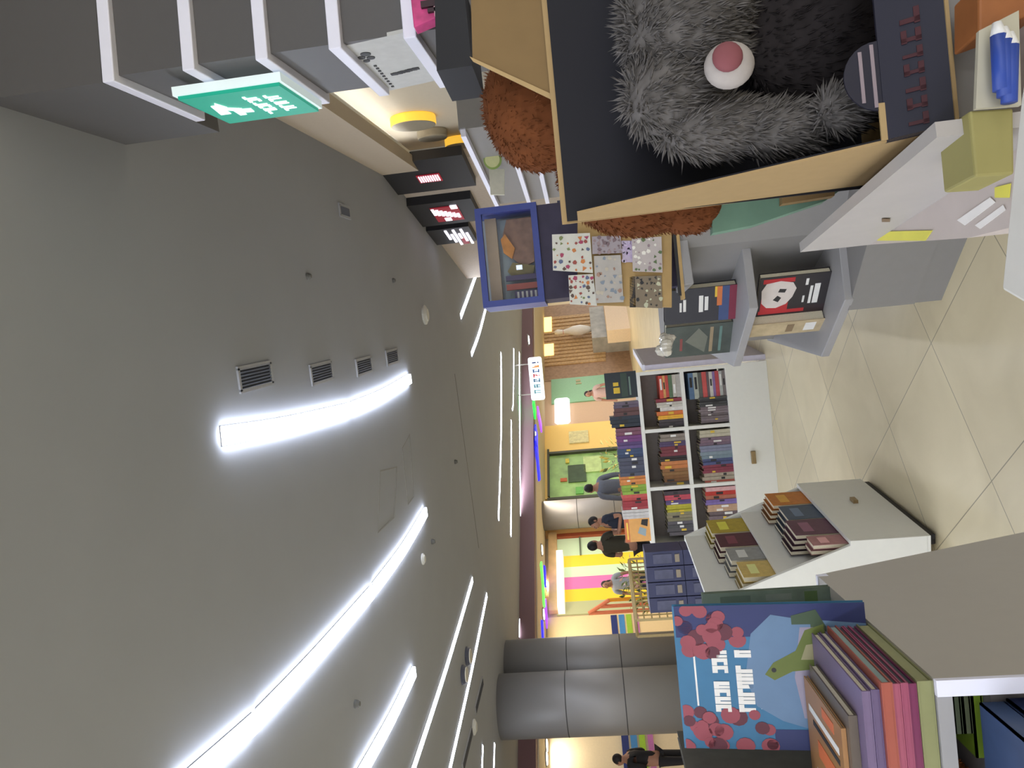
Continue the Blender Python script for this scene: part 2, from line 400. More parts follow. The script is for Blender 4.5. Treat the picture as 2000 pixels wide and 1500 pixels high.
for k, (u, c, bars) in enumerate(lt):
    mb = MB(); cx = sx0+(sx1-sx0)*u; cz = (st+sb)/2-.01; lw, lh = (sx1-sx0)*.095, (st-sb)*.46
    for bx, bz, w_, h_ in bars: mb.box((cx+bx*lw/2, 18.995, cz+bz*lh/1.0), (w_*lw, .02, h_*lh))
    mb.build('letter', mat('sign_ink_%d' % k, c, .5), t)
for k in (.15, .85):
    cx = sx0+(sx1-sx0)*k
    MB().box((cx, 19.05, (st+CEIL)/2), (.03, .03, CEIL-st)).build('hanger', steel_m, t)
# blank white light panel
mb = MB(); frect(mb, 1084, 784, 1114, 834, .2, .14)
mb.build('blank_light_panel', emit('sign_white2', (245, 250, 255), 0.364), label='blank glowing white panel on the pinkish wall', cat='light panel').modifiers.new('b', 'BEVEL').width = .08
# pinkish wall part, green shop window
mb = MB(); frect(mb, 1060, 738, 1260, 829, .02, .06, zlo=0)
mb.build('wall_pink', mat('pinkish_paint', (205, 176, 150), .7, noise=.03), kind='structure')
t = thing('green_poster_wall', 'pale green glazed shop panel beside the bowling hall', 'shop window', fpt(fsz(1170, 760)[0], 0))
frect(MB(), 1077, 736, 1250, 784, .06, .04, zlo=.1).build('pane', mat('green_glass', (130, 178, 136), .3), t)
mb = MB(); frect(mb, 1125, 744, 1134, 748, .075, .02); frect(mb, 1125, 750, 1136, 753, .075, .02); mb.build('lettering', mat('green_letters', (170, 165, 130), .5), t)
# yellow shop front with window
t = thing('yellow_shop_front', 'yellow shop front with a green leafy display window', 'shop front', fpt(fsz(1180, 900)[0], 0))
mb = MB(); frect(mb, 1060, 829, 1262, 884, .1, .1, zlo=0); frect(mb, 1060, 884, 1072, 980, .1, .1)
mb.build('yellow_wall', mat('yellow_paint', (250, 214, 128), .6, noise=.02), t)
frect(MB(), 1071, 884, 1262, 978, .05, .04, zlo=0).build('display_window', mat('window_green', (150, 190, 112), .35, noise=.4, scale=2.2), t)
mb = MB(); frect(mb, 1070, 882, 1262, 886, .14, .12, zlo=0); frect(mb, 1070, 972, 1262, 977, .14, .12, zlo=0); frect(mb, 1070, 884, 1074, 976, .14, .1); mb.build('window_frame', mat('frame_dark', (70, 74, 58), .5), t)
frect(MB(), 1112, 848, 1150, 871, .14, .05).build('notice', mat('notice_cream', (226, 214, 160), .6, noise=.2, scale=12), t)
for (x0, y0, x1, y1, c, nm) in ((1110, 912, 1145, 945, (70, 90, 66), 'dark_display'), (1095, 938, 1108, 944, (200, 110, 70), 'red_display'), (1140, 895, 1175, 925, (196, 226, 150), 'pale_display'), (1125, 955, 1140, 968, (110, 180, 90), 'green_display'), (1105, 900, 1112, 908, (215, 200, 80), 'yellow_display')):
    mb = MB(); frect(mb, x0, y0, x1, y1, .09, .03); mb.build('window_picture', mat(nm, c, .6, noise=.2, scale=6), t)
# bright shop with colour stripes
t = thing('striped_shop', 'open shop with mint, yellow and magenta striped back wall', 'shop front', fpt(fsz(1170, 1120)[0], 0))
frect(MB(), 1066, 1032, 1262, 1046, .12, .14, zlo=0).build('orange_pillar', mat('orange_cream', (240, 190, 120), .6), t)
mb = MB(); frect(mb, 1086, 1044, 1262, 1050, .14, .14, zlo=0)
mb.build('red_frame', mat('red_brown_frame', (165, 82, 52), .5), t)
stripes = [(1050, 1084, (206, 226, 186)), (1084, 1106, (246, 208, 50)), (1106, 1126, (206, 226, 190)), (1126, 1150, (216, 112, 172)), (1150, 1174, (240, 200, 40)), (1174, 1199, (176, 176, 132))]
for k, (y0, y1, c) in enumerate(stripes):
    mb = MB(); frect(mb, 1088, y0, 1262, y1, .05, .04, zlo=0)
    mb.build('colour_stripe', emit('stripe_%d' % k, c, 0.065), t)  # wall stripes glow faintly to put the shop's brightness into the colour
mb = MB(); frect(mb, 1132, 1051, 1135, 1088, .09, .03); mb.build('shelf_line', mat('green_grey', (120, 130, 105), .5), t)
mb = MB(); frect(mb, 1090, 1092, 1103, 1202, .35, .3); mb.build('canopy', emit('canopy_white', (250, 246, 235), 0.143), t)
mb = MB(); frect(mb, 1073, 1050, 1090, 1202, .2, .15); mb.build('header', mat('header_tan', (226, 190, 140), .6, noise=.15, scale=4), t)
# wall with four colour bands
mb = MB(); frect(mb, 1070, 1203, 1300, 1262, .06, .1, zlo=0)
mb.build('wall_beige', mat('beige_wall', (232, 208, 160), .7, noise=.02), kind='structure')
t = thing('colour_band_stripe', 'four painted stripes, navy, blue, green and purple, across the beige wall', 'wall stripes', fpt(fsz(1230, 1230)[0], .9))
for k, (z0, z1, c) in enumerate([(1.3, 1.44, (28, 44, 110)), (1.13, 1.26, (64, 130, 190)), (.97, 1.09, (150, 190, 50)), (.81, .92, (178, 106, 166))]):
    for (ya, yb) in ((1204, 1262), (1400, 1540)):
        mb = MB(); frect(mb, 1200, ya, 1230, yb, .075, .014, zlo=z0, zhi=z1)
        mb.build('painted_stripe', mat('band_%d' % k, c, .6), t)
# neon strips and spots on the corridor ceiling
def neon(pts, c, label, nm, w=.09):
    mb = MB(); ps = [G(x, y, LOWC) for x, y in pts]
    for i in range(len(ps)-1):
        d = (ps[i+1]-ps[i]).normalized(); n = Vector((d.y, -d.x, 0))*w
        mb.prism([(v.x, v.y) for v in (ps[i]-n, ps[i]+n, ps[i+1]+n, ps[i+1]-n)], LOWC-.04, LOWC-.001)
    mb.build('neon_tube', emit(nm, c, .42), label=label, cat='neon light', group='neon ceiling strips')
neon([(1055, 1100), (1059, 1140), (1061, 1184)], (90, 225, 80), 'green neon strip on the ceiling before the striped shop', 'neon_green', .12)
neon([(1062, 1106), (1064, 1146)], (40, 40, 250), 'short blue neon strip beside the green one', 'neon_blue')
neon([(1063, 1170), (1066, 1210), (1070, 1248)], (140, 70, 250), 'purple neon strip before the wall with colour stripes', 'neon_purple', .1)
neon([(1057, 1212), (1059, 1250)], (40, 40, 250), 'blue neon strip beside the purple one near the columns', 'neon_blue')
neon([(1040, 782), (1044, 812)], (20, 220, 50), 'green neon strip next to the lettered white sign', 'neon_green2', .2)
neon([(1049, 802), (1056, 836)], (150, 80, 240), 'purple neon strip next to the blank white panel', 'neon_purple', .15)
neon([(1046, 840), (1046, 872), (1052, 938)], (30, 30, 255), 'long blue neon strip above the yellow shop', 'neon_blue', .2)
for x, y, l in ((1057, 1074, 'above the orange pillar'), (1085, 1143, 'before the white canopy'), (1060, 1200, 'between green and purple neon'), (1067, 1456, 'left of the nearer column'), (1045, 852, 'beside the long blue neon'), (1031, 664, 'above the added golden glow panel'), (1085, 1482, 'lowest left in the corridor')):
    c = G(min(x, 1066), y, LOWC); t = thing('downlight', 'small bright downlight in the corridor ceiling '+l, 'lamp', c, 'corridor downlights')
    MB().lathe((c.x, c.y, LOWC), [(.16, .002), (.15, -.02)], 20).build('rim', house_m, t)
    MB().lathe((c.x, c.y, LOWC-.02), [(.12, 0), (.11, -.015)], 20).build('bulb', emit('downlight_glow', (255, 246, 225), 1.56), t)
    ld = bpy.data.lights.new('downlight_beam', 'AREA'); ld.shape = 'DISK'; ld.size = .2; ld.energy = 1.7; ld.color = (1, .9, .74)
    lo = bpy.data.objects.new('downlight_beam', ld); COL.objects.link(lo); lo.location = (0, 0, -.05); lo.parent = t
# plants and furniture before the far shops
def plant(x, y, Y, h, w, n, label, c, pot=True, seed=1):
    rg = random.Random(seed); base = P(x, y, Y); t = thing('potted_plant', label, 'plant', (base.x, base.y, 0), 'mall plants')
    z0 = max(.35, base.z-h)
    MB().lathe((base.x, base.y, 0), [(w*.35, 0), (w*.45, z0*.9), (w*.45, z0), (w*.38, z0)], 20).build('pot', mat('pot_pale', (205, 200, 180), .5), t)
    s = MB()
    for k in range(n):
        a = rg.uniform(0, 6.28); r = w*.6*rg.random()**.5; hh2 = h*rg.uniform(.45, 1)
        s.tube([(base.x, base.y, z0-.02), (base.x+r*.4*math.cos(a), base.y+r*.4*math.sin(a), z0+hh2*.6), (base.x+r*math.cos(a), base.y+r*math.sin(a), z0+hh2)], [.008, .006, .003], 5)
    s.build('stems', mat('stem_green', (96, 104, 60), .7), t)
    lf = MB()
    for k in range(n*5):
        a = rg.uniform(0, 6.28); r = w*.75*rg.random()**.5; z = z0+h*rg.uniform(.1, 1.0); L = w*rg.uniform(.22, .42)
        c0 = Vector((base.x+r*math.cos(a), base.y+r*math.sin(a), z)); d = Vector((math.cos(a), math.sin(a), rg.uniform(-.2, 1.4))).normalized()
        sd = d.cross(Vector((rg.random()-.5, rg.random()-.5, 1))).normalized()*L*.16
        up = sd.cross(d).normalized()*L*.05
        mi = 0 if rg.random() < .6 else 1
        lf.add([c0, c0+d*L*.45+sd+up, c0+d*L, c0+d*L*.45-sd+up, c0+d*L*.45-up], [(0, 1, 4), (1, 2, 4), (2, 3, 4), (3, 0, 4), (0, 3, 1), (1, 3, 2)], mi)
    lf.build('leaves', [mat('leaf_'+str(c[0]), c[0], .6), mat('leaf_'+str(c[1]), c[1], .6)], t)
plant(1200, 895, 17.0, .95, .55, 14, 'yellow green leafy plant before the green display window', ((214, 204, 110), (92, 104, 62)), seed=3)
plant(1215, 1122, 14.7, .5, .42, 12, 'green plant with pale pink flowers between shoppers and striped shop', ((130, 150, 90), (236, 200, 196)), seed=4)
plant(1222, 1165, 13.8, .65, .4, 14, 'tall yellow green plant before the striped shop', ((200, 206, 96), (74, 96, 48)), seed=5)
# woven beige bench
a1, a2 = P(1237, 1092, 13.2), P(1237, 1212, 12.2)
t = thing('woven_bench', 'beige woven bench with open lattice before the striped shop', 'bench', (mid(a1, a2).x, mid(a1, a2).y, 0))
L = a1-a2; L.z = 0; ln = L.length; ld_ = L.normalized(); nn = Vector((ld_.y, -ld_.x, 0))
fr = MB(); lat = MB()
zt = P(1236, 1150, 12.7).z
for z in (.12, zt):
    for k in (0, .45):
        fr.tube([Vector((a2.x, a2.y, z))-nn*k, Vector((a1.x, a1.y, z))-nn*k], .025, 6)
for s_ in (0, ln):
    for k in (0, .45): fr.tube([Vector((a2.x, a2.y, 0))+ld_*s_-nn*k, Vector((a2.x, a2.y, zt))+ld_*s_-nn*k], .025, 6)
for k in range(15):
    lat.tube([Vector((a2.x, a2.y, .12))+ld_*ln*k/14, Vector((a2.x, a2.y, zt))+ld_*ln*k/14], .012, 5)
for k in range(8):
    z = .12+(zt-.12)*k/7; lat.tube([Vector((a2.x, a2.y, z)), Vector((a1.x, a1.y, z))], .012, 5)
wv = mat('wicker', (214, 192, 140), .8)
fr.build('frame', wv, t); lat.build('lattice', mat('wicker_dark', (190, 166, 112), .8), t)
MB().slab([Vector((a2.x, a2.y, zt)), Vector((a1.x, a1.y, zt)), Vector((a1.x, a1.y, zt))-nn*.45, Vector((a2.x, a2.y, zt))-nn*.45], (0, 0, .03)).build('seat', wv, t)
# salmon rack (ramp shape) by the striped shop
p = P(1190, 1180, 16); t = thing('display_rack', 'salmon orange slanted rack at the striped shop entrance', 'rack', (p.x, p.y, 0))
or_m = mat('salmon', (226, 130, 92), .5)
b0, b1 = P(1150, 1198, 16), P(1190, 1172, 16)
mb = MB().tube([b0, b1], .045, 8).tube([b0, (b0.x, b0.y, 0)], .04, 8); mb.build('rail', or_m, t)
MB().tube([b1, (b1.x, b1.y, 0)], .04, 8, 0).build('post', mat('amber', (240, 160, 40), .5), t)
mm = mid(b0, b1); MB().tube([mm, (mm.x, mm.y, 0)], .04, 8).build('post', or_m, t)

# ----------------------------------------------------------------- people
skin_a = mat('skin_tan', (176, 128, 104), .6)
def person(px, py, Y, label, cols, face=180, hair='short', arms='down', seed=0):
    """px,py: top of the head in the picture; stands on the floor at depth Y"""
    top = P(px, py, Y); h = top.z; x0, y0 = top.x, top.y; k = h/1.75
    t = thing('person', label, 'person', (x0, y0, 0), 'people in the mall')
    a = R(face); rot = Matrix.Rotation(-a, 3, 'Z')
    def T(x, y, z): v = rot @ Vector((x*k, y*k, 0)); return (x0+v.x, y0+v.y, z*k)
    def skin(name, vs, es, rad, m, sub=1, par=t):
        me = bpy.data.meshes.new(name); base = Vector((x0, y0, 0))
        me.from_pydata([Vector(T(*v))-base for v in vs], es, [])
        ob = bpy.data.objects.new(name, me); COL.objects.link(ob); ob.parent = par; ob.location = base-wloc(par)
        md = ob.modifiers.new('skin', 'SKIN'); md.use_smooth_shade = True
        for i, r in enumerate(rad):
            rr = r if hasattr(r, '__len__') else (r, r); me.skin_vertices[0].data[i].radius = (rr[0]*k, rr[1]*k)
        me.skin_vertices[0].data[0].use_root = True
        s2 = ob.modifiers.new('sub', 'SUBSURF'); s2.levels = sub; s2.render_levels = sub
        me.materials.append(m); return ob
    def arm(s):
        if arms == 'fold': return [(s*.19, 0, 1.42), (s*.25, .02, 1.15), (s*.1, -.2, 1.2), (s*.02, -.22, 1.22)]
        if arms == 'phone': return [(s*.19, 0, 1.42), (s*.25, .0, 1.14), (s*.16, -.25, 1.22), (s*.1, -.3, 1.28)]
        return [(s*.19, 0, 1.42), (s*.25, .02, 1.14), (s*.26, -.04, .9), (s*.26, -.07, .8)]
    vs = [(0, 0, .95), (0, 0, 1.12), (0, .01, 1.3), (0, .02, 1.46), (0, .01, 1.54), (0, -.01, 1.62), (0, -.01, 1.70)]
    es = [(i, i+1) for i in range(6)]; rd = [(.15, .11), (.135, .1), (.16, .11), (.08, .07), (.052, .055), (.075, .09), (.06, .075)]
    for s in (-1, 1):
        o = len(vs); vs += arm(s); es += [(3, o), (o, o+1), (o+1, o+2), (o+2, o+3)]; rd += [.055, .043, .032, .036]
        o = len(vs); vs += [(s*.09, 0, .88), (s*.1, 0, .5), (s*.1, .02, .1), (s*.1, -.12, .04)]
        es += [(0, o), (o, o+1), (o+1, o+2), (o+2, o+3)]; rd += [.085, .06, .042, .035]
    skin('body', vs, es, rd, skin_a)
    vs = [(0, 0, .9), (0, 0, 1.12), (0, .01, 1.3), (0, .02, 1.45)]; es = [(0, 1), (1, 2), (2, 3)]; rd = [(.175, .13), (.155, .12), (.18, .13), (.1, .085)]
    for s in (-1, 1):
        o = len(vs); vs += arm(s)[:3] if cols.get('long') else [arm(s)[0], tuple((Vector(arm(s)[0])*.35+Vector(arm(s)[1])*.65))]
        n = len(vs)-o; es += [(3, o)]+[(o+i, o+i+1) for i in range(n-1)]; rd += [.072, .058, .045][:n]
    skin('shirt', vs, es, rd, cols['shirt'])
    vs = [(0, 0, .98)]; es = []; rd = [(.17, .13)]
    for s in (-1, 1):
        o = len(vs); vs += [(s*.09, 0, .86), (s*.1, 0, .5), (s*.1, .02, .09)]; es += [(0, o), (o, o+1), (o+1, o+2)]; rd += [.1, .078, .06]
    skin('trousers', vs, es, rd, cols['legs'])
    hm = cols['hair']; mb = MB()
    c = Vector(T(0, .015, 1.655))
    mb.ball(c, (.086*k, .1*k, .1*k), 16, rot=rot)
    if hair == 'long': mb.ball(Vector(T(0, .06, 1.53)), (.09*k, .06*k, .17*k), 16, rot=rot)
    if hair == 'bun': mb.ball(Vector(T(0, .09, 1.70)), (.05*k, .05*k, .05*k), 12, rot=rot)
    mb.build('hair', hm, t, smooth=True)
    # face: a skin coloured front with eyes, nose, mouth and ears, standing proud of the hair
    fm = MB(); fm.ball(Vector(T(0, -.035, 1.625)), (.072*k, .075*k, .098*k), 16, rot=rot)
    fm.ball(Vector(T(0, -.113, 1.615)), (.013*k, .018*k, .022*k), 8, rot=rot)
    for s in (-1, 1): fm.ball(Vector(T(s*.084, 0, 1.62)), (.012*k, .02*k, .03*k), 8, rot=rot)
    fo = fm.build('face', skin_a, t, smooth=True)
    em = MB()
    for s in (-1, 1): em.ball(Vector(T(s*.03, -.1, 1.64)), (.012*k, .009*k, .007*k), 8, rot=rot)
    em.build('eyes', dark_m, fo)
    MB().ball(Vector(T(0, -.103, 1.572)), (.024*k, .01*k, .007*k), 8, rot=rot).build('mouth', mat('lips', (140, 80, 74), .5), fo)
    MB().ball(Vector(T(.1, -.1, .035)), (.05*k, .13*k, .035*k), 10, rot=rot).ball(Vector(T(-.1, -.1, .035)), (.05*k, .13*k, .035*k), 10, rot=rot).build('shoes', dark_m, t, smooth=True)
    return t
hairb = mat('hair_black', (34, 30, 30), .6); navyc = mat('cloth_navy', (44, 50, 66), .8); grayc = mat('cloth_grey', (112, 116, 128), .8)
olivec = mat('cloth_olive', (62, 58, 46), .8); pinkc = mat('cloth_pink', (200, 168, 156), .8); blackc = mat('cloth_black', (38, 36, 38), .8); jean = mat('cloth_jean', (60, 66, 84), .8)
person(1141, 770, 20.0, 'dark haired person in pale pink top behind the right end of the bookcase', dict(shirt=pinkc, legs=jean, hair=hairb), face=20, hair='long')
person(1141, 955, 14.5, 'man in grey shirt bending to the side, beside the yellow shop window', dict(shirt=grayc, legs=navyc, hair=hairb, long=True), face=150)
person(1149, 1021, 13.0, 'man in black shirt with bare arms beside the distant column', dict(shirt=navyc, legs=navyc, hair=hairb), face=60, arms='fold')
person(1147, 1066, 13.2, 'person in dark olive shirt right before the red framed shop', dict(shirt=olivec, legs=blackc, hair=hairb), face=200, arms='phone')
person(1174, 1142, 16.0, 'person with dark hair and light top before the magenta stripe', dict(shirt=mat('cloth_lightblue', (164, 170, 178), .8), legs=jean, hair=hairb), face=0, hair='long')
person(1196, 1484, 13.0, 'man in black clothes walking, left of the two near columns', dict(shirt=blackc, legs=blackc, hair=hairb, long=True), face=100, arms='phone')

# ------------------------------------------------------- right side of the shop
# near wall unit
ux = Vector((math.sin(R(7)), math.cos(R(7)), 0)); uc = Vector((1.115, 2.30, 0)); ue = uc+ux*.60
wr = Vector((1, .02, 0)).normalized()
t = thing('wall_shelving', 'tall grey wall shelving unit with pale lit shelf edges, top right corner', 'shelving', (1.5, 2.6, 0))
core = [uc+Vector((.03, .03, 0)), ue+Vector((.03, -.03, 0)), ue+wr*1.4, uc+wr*1.4]
MB().prism([(p.x, p.y) for p in core], 0, 2.84).build('carcass', wallg_m, t)
tp = [uc-Vector((.0, 0.0, 0)), ue+ux*.2, ue+wr*1.4, uc+wr*1.4]
MB().prism([(p.x, p.y) for p in tp], 2.8625, CEIL).build('top_fascia', wallg_m, t)
for z in (2.85, 2.57, 2.32, 2.075, 1.83, 1.55, 1.25):
    sh = [uc-Vector((.0, .0, 0)), ue, ue+wr*1.4, uc+wr*1.4]
    MB().prism([(p.x, p.y) for p in sh], z-.03, z+.012, 0).build('shelf', edge_m, t, bevel=.004)
# poster, pink toys, black box on it
def wpt(x, y, off=0): return W(x, y, (1.145, 2.33), 7)-Vector((off, 0, 0))
pn = [wpt(662, 92), wpt(795, 62), wpt(848, 158), wpt(738, 182)]
t = thing('shelf_poster', 'pale poster with black logo and grey lettering on the wall shelving side', 'poster', mid(*pn))
mb = MB().slab(pn, (.012, 0, 0))
for (x, y, r) in ((714, 105, .018), (724, 112, .015), (706, 112, .014), (716, 118, .012)): mb.lathe(wpt(x, y), [(r, 0), (r, .003)], 16, 1, (-1, 0.1, 0))
for k in range(9):
    c = wpt(733+k*4.2, 128+k*5); mb.box(c-Vector((.002, 0, 0)), (.003, .012, .01), 7, 1)
for k in range(7):
    c = wpt(770+k*7, 144-k*1.8); mb.box(c-Vector((.002, 0, 0)), (.003, .02, .035 if k % 2 else .025), 7, 1)
mb.build('sheet', [mat('poster_pale', (190, 190, 186), .5), mat('logo_dark', (60, 60, 62), .6)], t)
t = thing('pink_toy_pack', 'bright pink toy package high on the wall shelving', 'toy package', P(860, 22, 2.22))
MB().slab([P(798, -40, 2.24), P(868, -40, 2.24), P(872, 26, 2.24), P(808, 54, 2.24)], (0, .05, 0)).build('pack', mat('pink_card', (196, 66, 124), .5, noise=.3, scale=25), t, bevel=.004)
mb = MB()
for (x, y, w_, h_) in ((838, 8, .02, .05), (845, 20, .012, .03), (880, 10, .03, .04)): mb.box(P(x, y, 2.235), (w_, .012, h_))
mb.build('figure', mat('pack_dark', (52, 26, 34), .5), t)
MB().box(P(858, 22, 2.235), (.03, .012, .03)).build('label_patch', mat('pack_pale', (214, 170, 176), .5), t)
bx = [P(848, -30, 2.2), P(905, -30, 2.2), P(922, 128, 2.2), P(853, 138, 2.2)]
MB().slab(bx, (0, .25, 0)).build('black_storage_box', mat('black_card', (28, 28, 32), .6), label='matte black box on the wall shelf above the tan flap', cat='box')
# green exit sign
def xpt(x, y, off=0): return W(x, y, (1.10, 2.58), 7)-Vector((math.cos(R(7)), -math.sin(R(7)), 0))*off
sq = [(362, 192), (555, 168), (612, 216), (440, 246)]
w4 = [xpt(*p) for p in sq]
s0 = mid(w4[0], w4[1]); s1 = mid(w4[2], w4[3]); zt_ = (w4[0].z+w4[3].z)/2; zb_ = (w4[1].z+w4[2].z)/2
A = Vector((s0.x, s0.y, 0)); B = Vector((s1.x, s1.y, 0))
t = thing('exit_sign', 'green emergency exit sign with white arrow figure in a white frame', 'sign', (A+B)/2+Vector((0, 0, zb_)))
nx = Vector((math.cos(R(7)), -math.sin(R(7)), 0))
MB().slab([A+Vector((0, 0, zb_)), B+Vector((0, 0, zb_)), B+Vector((0, 0, zt_)), A+Vector((0, 0, zt_))], nx*.012).build('green_panel', emit('exit_green', (0, 148, 122), 0.109), t)
MB().slab([A-ux*.012+nx*.012+Vector((0, 0, zb_-.012)), B+ux*.012+nx*.012+Vector((0, 0, zb_-.012)), B+ux*.012+nx*.012+Vector((0, 0, zt_+.012)), A-ux*.012+nx*.012+Vector((0, 0, zt_+.012))], nx*.03).build('casing', emit('exit_casing', (225, 240, 240), 0.091), t)
mb = MB(); Wd = (B-A).length; Hd = zt_-zb_
def spt(u, v): return A+(B-A)*u+Vector((0, 0, zt_-Hd*v))-nx*.001
def glyph(us): mb.slab([spt(*p) for p in us], -nx*.003)
glyph([(.30, .16), (.62, .10), (.62, .21), (.30, .24)]); glyph([(.22, .24), (.42, .14), (.40, .28)])
glyph([(.48, .28), (.72, .26), (.72, .33), (.48, .36)]); glyph([(.52, .36), (.64, .33), (.66, .44), (.54, .46)]); glyph([(.38, .22), (.48, .22), (.6, .36), (.5, .38)])
mb.build('arrow_figure', emit('exit_white', (235, 255, 250), 0.234), t)
mb = MB()
for k in range(6):
    u = .16+k*.115
    glyph([(u, .55), (u+.075, .545), (u+.075, .575), (u, .58)])
    if k % 2 == 0: glyph([(u+.055, .55), (u+.078, .55), (u+.078, .67), (u+.055, .67)])
    if k in (1, 3, 4): glyph([(u, .56), (u+.022, .56), (u+.022, .67), (u, .67)]); glyph([(u, .645), (u+.07, .64), (u+.07, .67), (u, .675)])
for k in range(5):
    u = .2+k*.125
    glyph([(u, .74), (u+.08, .735), (u+.08, .765), (u, .77)])
    if k in (0, 2, 3): glyph([(u+.058, .74), (u+.082, .74), (u+.082, .87), (u+.058, .87)])
    if k in (1, 2, 4): glyph([(u, .75), (u+.024, .75), (u+.024, .87), (u, .87)])
mb.build('lettering', emit('exit_white', (235, 255, 250), 0.234), t)

# bulkhead and lit niche ceiling
b0, b1 = Vector((1.95, 4.97, 0)), Vector((2.30, 7.75, 0)); bd = (b1-b0).normalized(); bnr = Vector((bd.y, -bd.x, 0))
bulk_m = mat('bulkhead_paint', (180, 166, 146), .7, noise=.02)
MB().prism([(p.x, p.y) for p in (b0-bd*1.6, b1, b1+bnr*.12, b0-bd*1.6+bnr*.12)], 2.92, CEIL).build('trim_3', bulk_m, kind='structure')
zn = 3.14; WO = .36
wb = lambda s_, o_: b0+bd*s_+bnr*o_
MB().prism([(p.x, p.y) for p in (wb(-1.6, .12), wb(2.9, .12), wb(2.9, WO), wb(-1.6, WO))], zn, zn+.05).build('ceiling_niche', mat('niche_ceiling', (226, 220, 206), .8, noise=.02), kind='structure')
MB().prism([(p.x, p.y) for p in (wb(-1.6, WO), wb(3.3, WO), wb(3.3, WO+.1), wb(-1.6, WO+.1))], 0, CEIL).build('wall_right', mat('wall_cream', (205, 194, 172), .7, noise=.02), kind='structure')
t = thing('cove_light', 'bright white light strip along the inside of the beige bulkhead', 'lamp', mid(b0, b1)+Vector((0, 0, 2.95)))
MB().prism([(p.x, p.y) for p in (wb(-.8, .125), wb(2.75, .125), wb(2.75, .15), wb(-.8, .15))], 2.965, 3.0).build('light_line', emit('cove_white', (240, 245, 255), 3.2), t)
MB().prism([(p.x, p.y) for p in (wb(-.8, .12), wb(2.75, .12), wb(2.75, .17), wb(-.8, .17))], 2.945, 2.962).build('channel', white_m, t)
yel = emit('yellow_rim', (255, 200, 70), .17); discg = mat('disc_grey', (150, 142, 124), .6)
def wdisc(x, y, r, lit, label, d=.08):
    p = W(x, y, (b0+bnr*(WO-.002)).xy, math.degrees(math.atan2(bd.x, bd.y))); t = thing('wall_disc', label, 'wall lamp', p, 'round wall discs')
    MB().lathe(p, [(r*.97, 0), (r, .012), (r, d-.01), (r*.985, d)], 44, 0, -bnr).build('rim', yel if lit else mat('rim_dull', (160, 150, 128), .6), t)
    MB().lathe(p-bnr*d, [(r*.97, .0), (r*.96, .006)], 44, 0, -bnr).build('face', discg, t)
wdisc(806, 228, .21, True, 'largest round grey disc with glowing yellow rim on the cream wall')
wdisc(843, 254, .15, False, 'dull unlit round disc between the yellow rimmed ones on the wall')
wdisc(897, 270, .16, True, 'middle round disc with yellow rim on the cream wall')
wdisc(955, 270, .15, True, 'rightmost round disc with yellow rim near the brown plush bear')
wdisc(940, 222, .09, False, 'small dull disc on the cream wall beside the brown plush bear')
# glass or wall piece closing the niche at the far side: shelves on the divider wall
slp = [(938, 310, 2.16), (1015, 330, 1.92), (1056, 340, 1.68), (1093, 350, 1.46)]
t = thing('wall_display', 'grey wall display with bright shelf edges behind the brown plush toy', 'shelving', (2.2, 6.3, 0))
pA, pB = P(1015, 285, 5.2), P(1015, 398, 6.6)
pd = (pB-pA); pd.z = 0; pd.normalize(); pr = Vector((pd.y, -pd.x, 0))
MB().prism([(p.x, p.y) for p in (pA-pd*.3+pr*.05, pB+pd*.1+pr*.05, pB+pd*.1+pr*.3, pA-pd*.3+pr*.3)], 0, P(940, 340, 5.9).z).build('back_panel', gray_m, t)
for x in (948, 1018, 1058, 1095, 1140):
    z = P(x, 340, 5.9).z
    MB().prism([(p.x, p.y) for p in (pA-pd*.3, pB+pd*.1, pB+pd*.1+pr*.06, pA-pd*.3+pr*.06)], z-.012, z+.022).build('shelf', edge_m, t)
c = P(962, 312, 5.5)
t = thing('round_badge', 'round green and cream badge sign on a pale strip', 'sign', c)
MB().lathe(c, [(.055, 0), (.055, .02)], 28, 0, (-.2, -1, 0)).build('badge', mat('badge_cream', (196, 196, 140), .5), t)
MB().lathe(c+Vector((0, .012, 0)), [(.068, 0), (.068, .014)], 28, 0, (-.2, -1, 0)).build('badge_ring', mat('badge_green', (130, 150, 80), .5), t)
MB().slab([P(955, 330, 5.6), P(985, 330, 5.6), P(985, 380, 5.6), P(958, 380, 5.6)], (0, .02, 0)).build('strip', mat('strip_cream', (200, 196, 176), .5), t)
# black fascia panels of the neighbouring shops
BPt, BPaz = (2.25, 7.85), -6.0
def bpt(x, y, off=0): return W(x, y, BPt, BPaz)
nb = Vector((math.cos(R(BPaz)), -math.sin(R(BPaz)), 0)); db = Vector((math.sin(R(BPaz)), math.cos(R(BPaz)), 0))
def ds(p): return (p-Vector((BPt[0], BPt[1], 0))).dot(db)
def bq(s, z, off=0): return Vector((BPt[0], BPt[1], 0))+db*s+Vector((0, 0, z))-nb*off
panels = [((890, 300), (905, 362), 'nearest black shop fascia panel with a small white lit sign', [(818, 862, 336, 352)]),
          ((890, 388), (890, 433), 'middle black shop fascia panel with slanted white letters on red', [(846, 900, 398, 428)]),
          ((890, 442), (890, 472), 'farthest black shop fascia panel with jagged white lit letters', [(874, 920, 442, 474)])]
wallp = MB().slab([bq(-.3, 0, -.08), bq(4.6, 0, -.08), bq(4.6, CEIL, -.08), bq(-.3, CEIL, -.08)], nb*.1)
wallp.build('wall_right_far', mat('fascia_beige', (190, 176, 160), .7), kind='structure')
red_m = emit('sign_red', (150, 20, 40), 0.091); wl_m = emit('sign_glow', (245, 240, 255), 0.364)
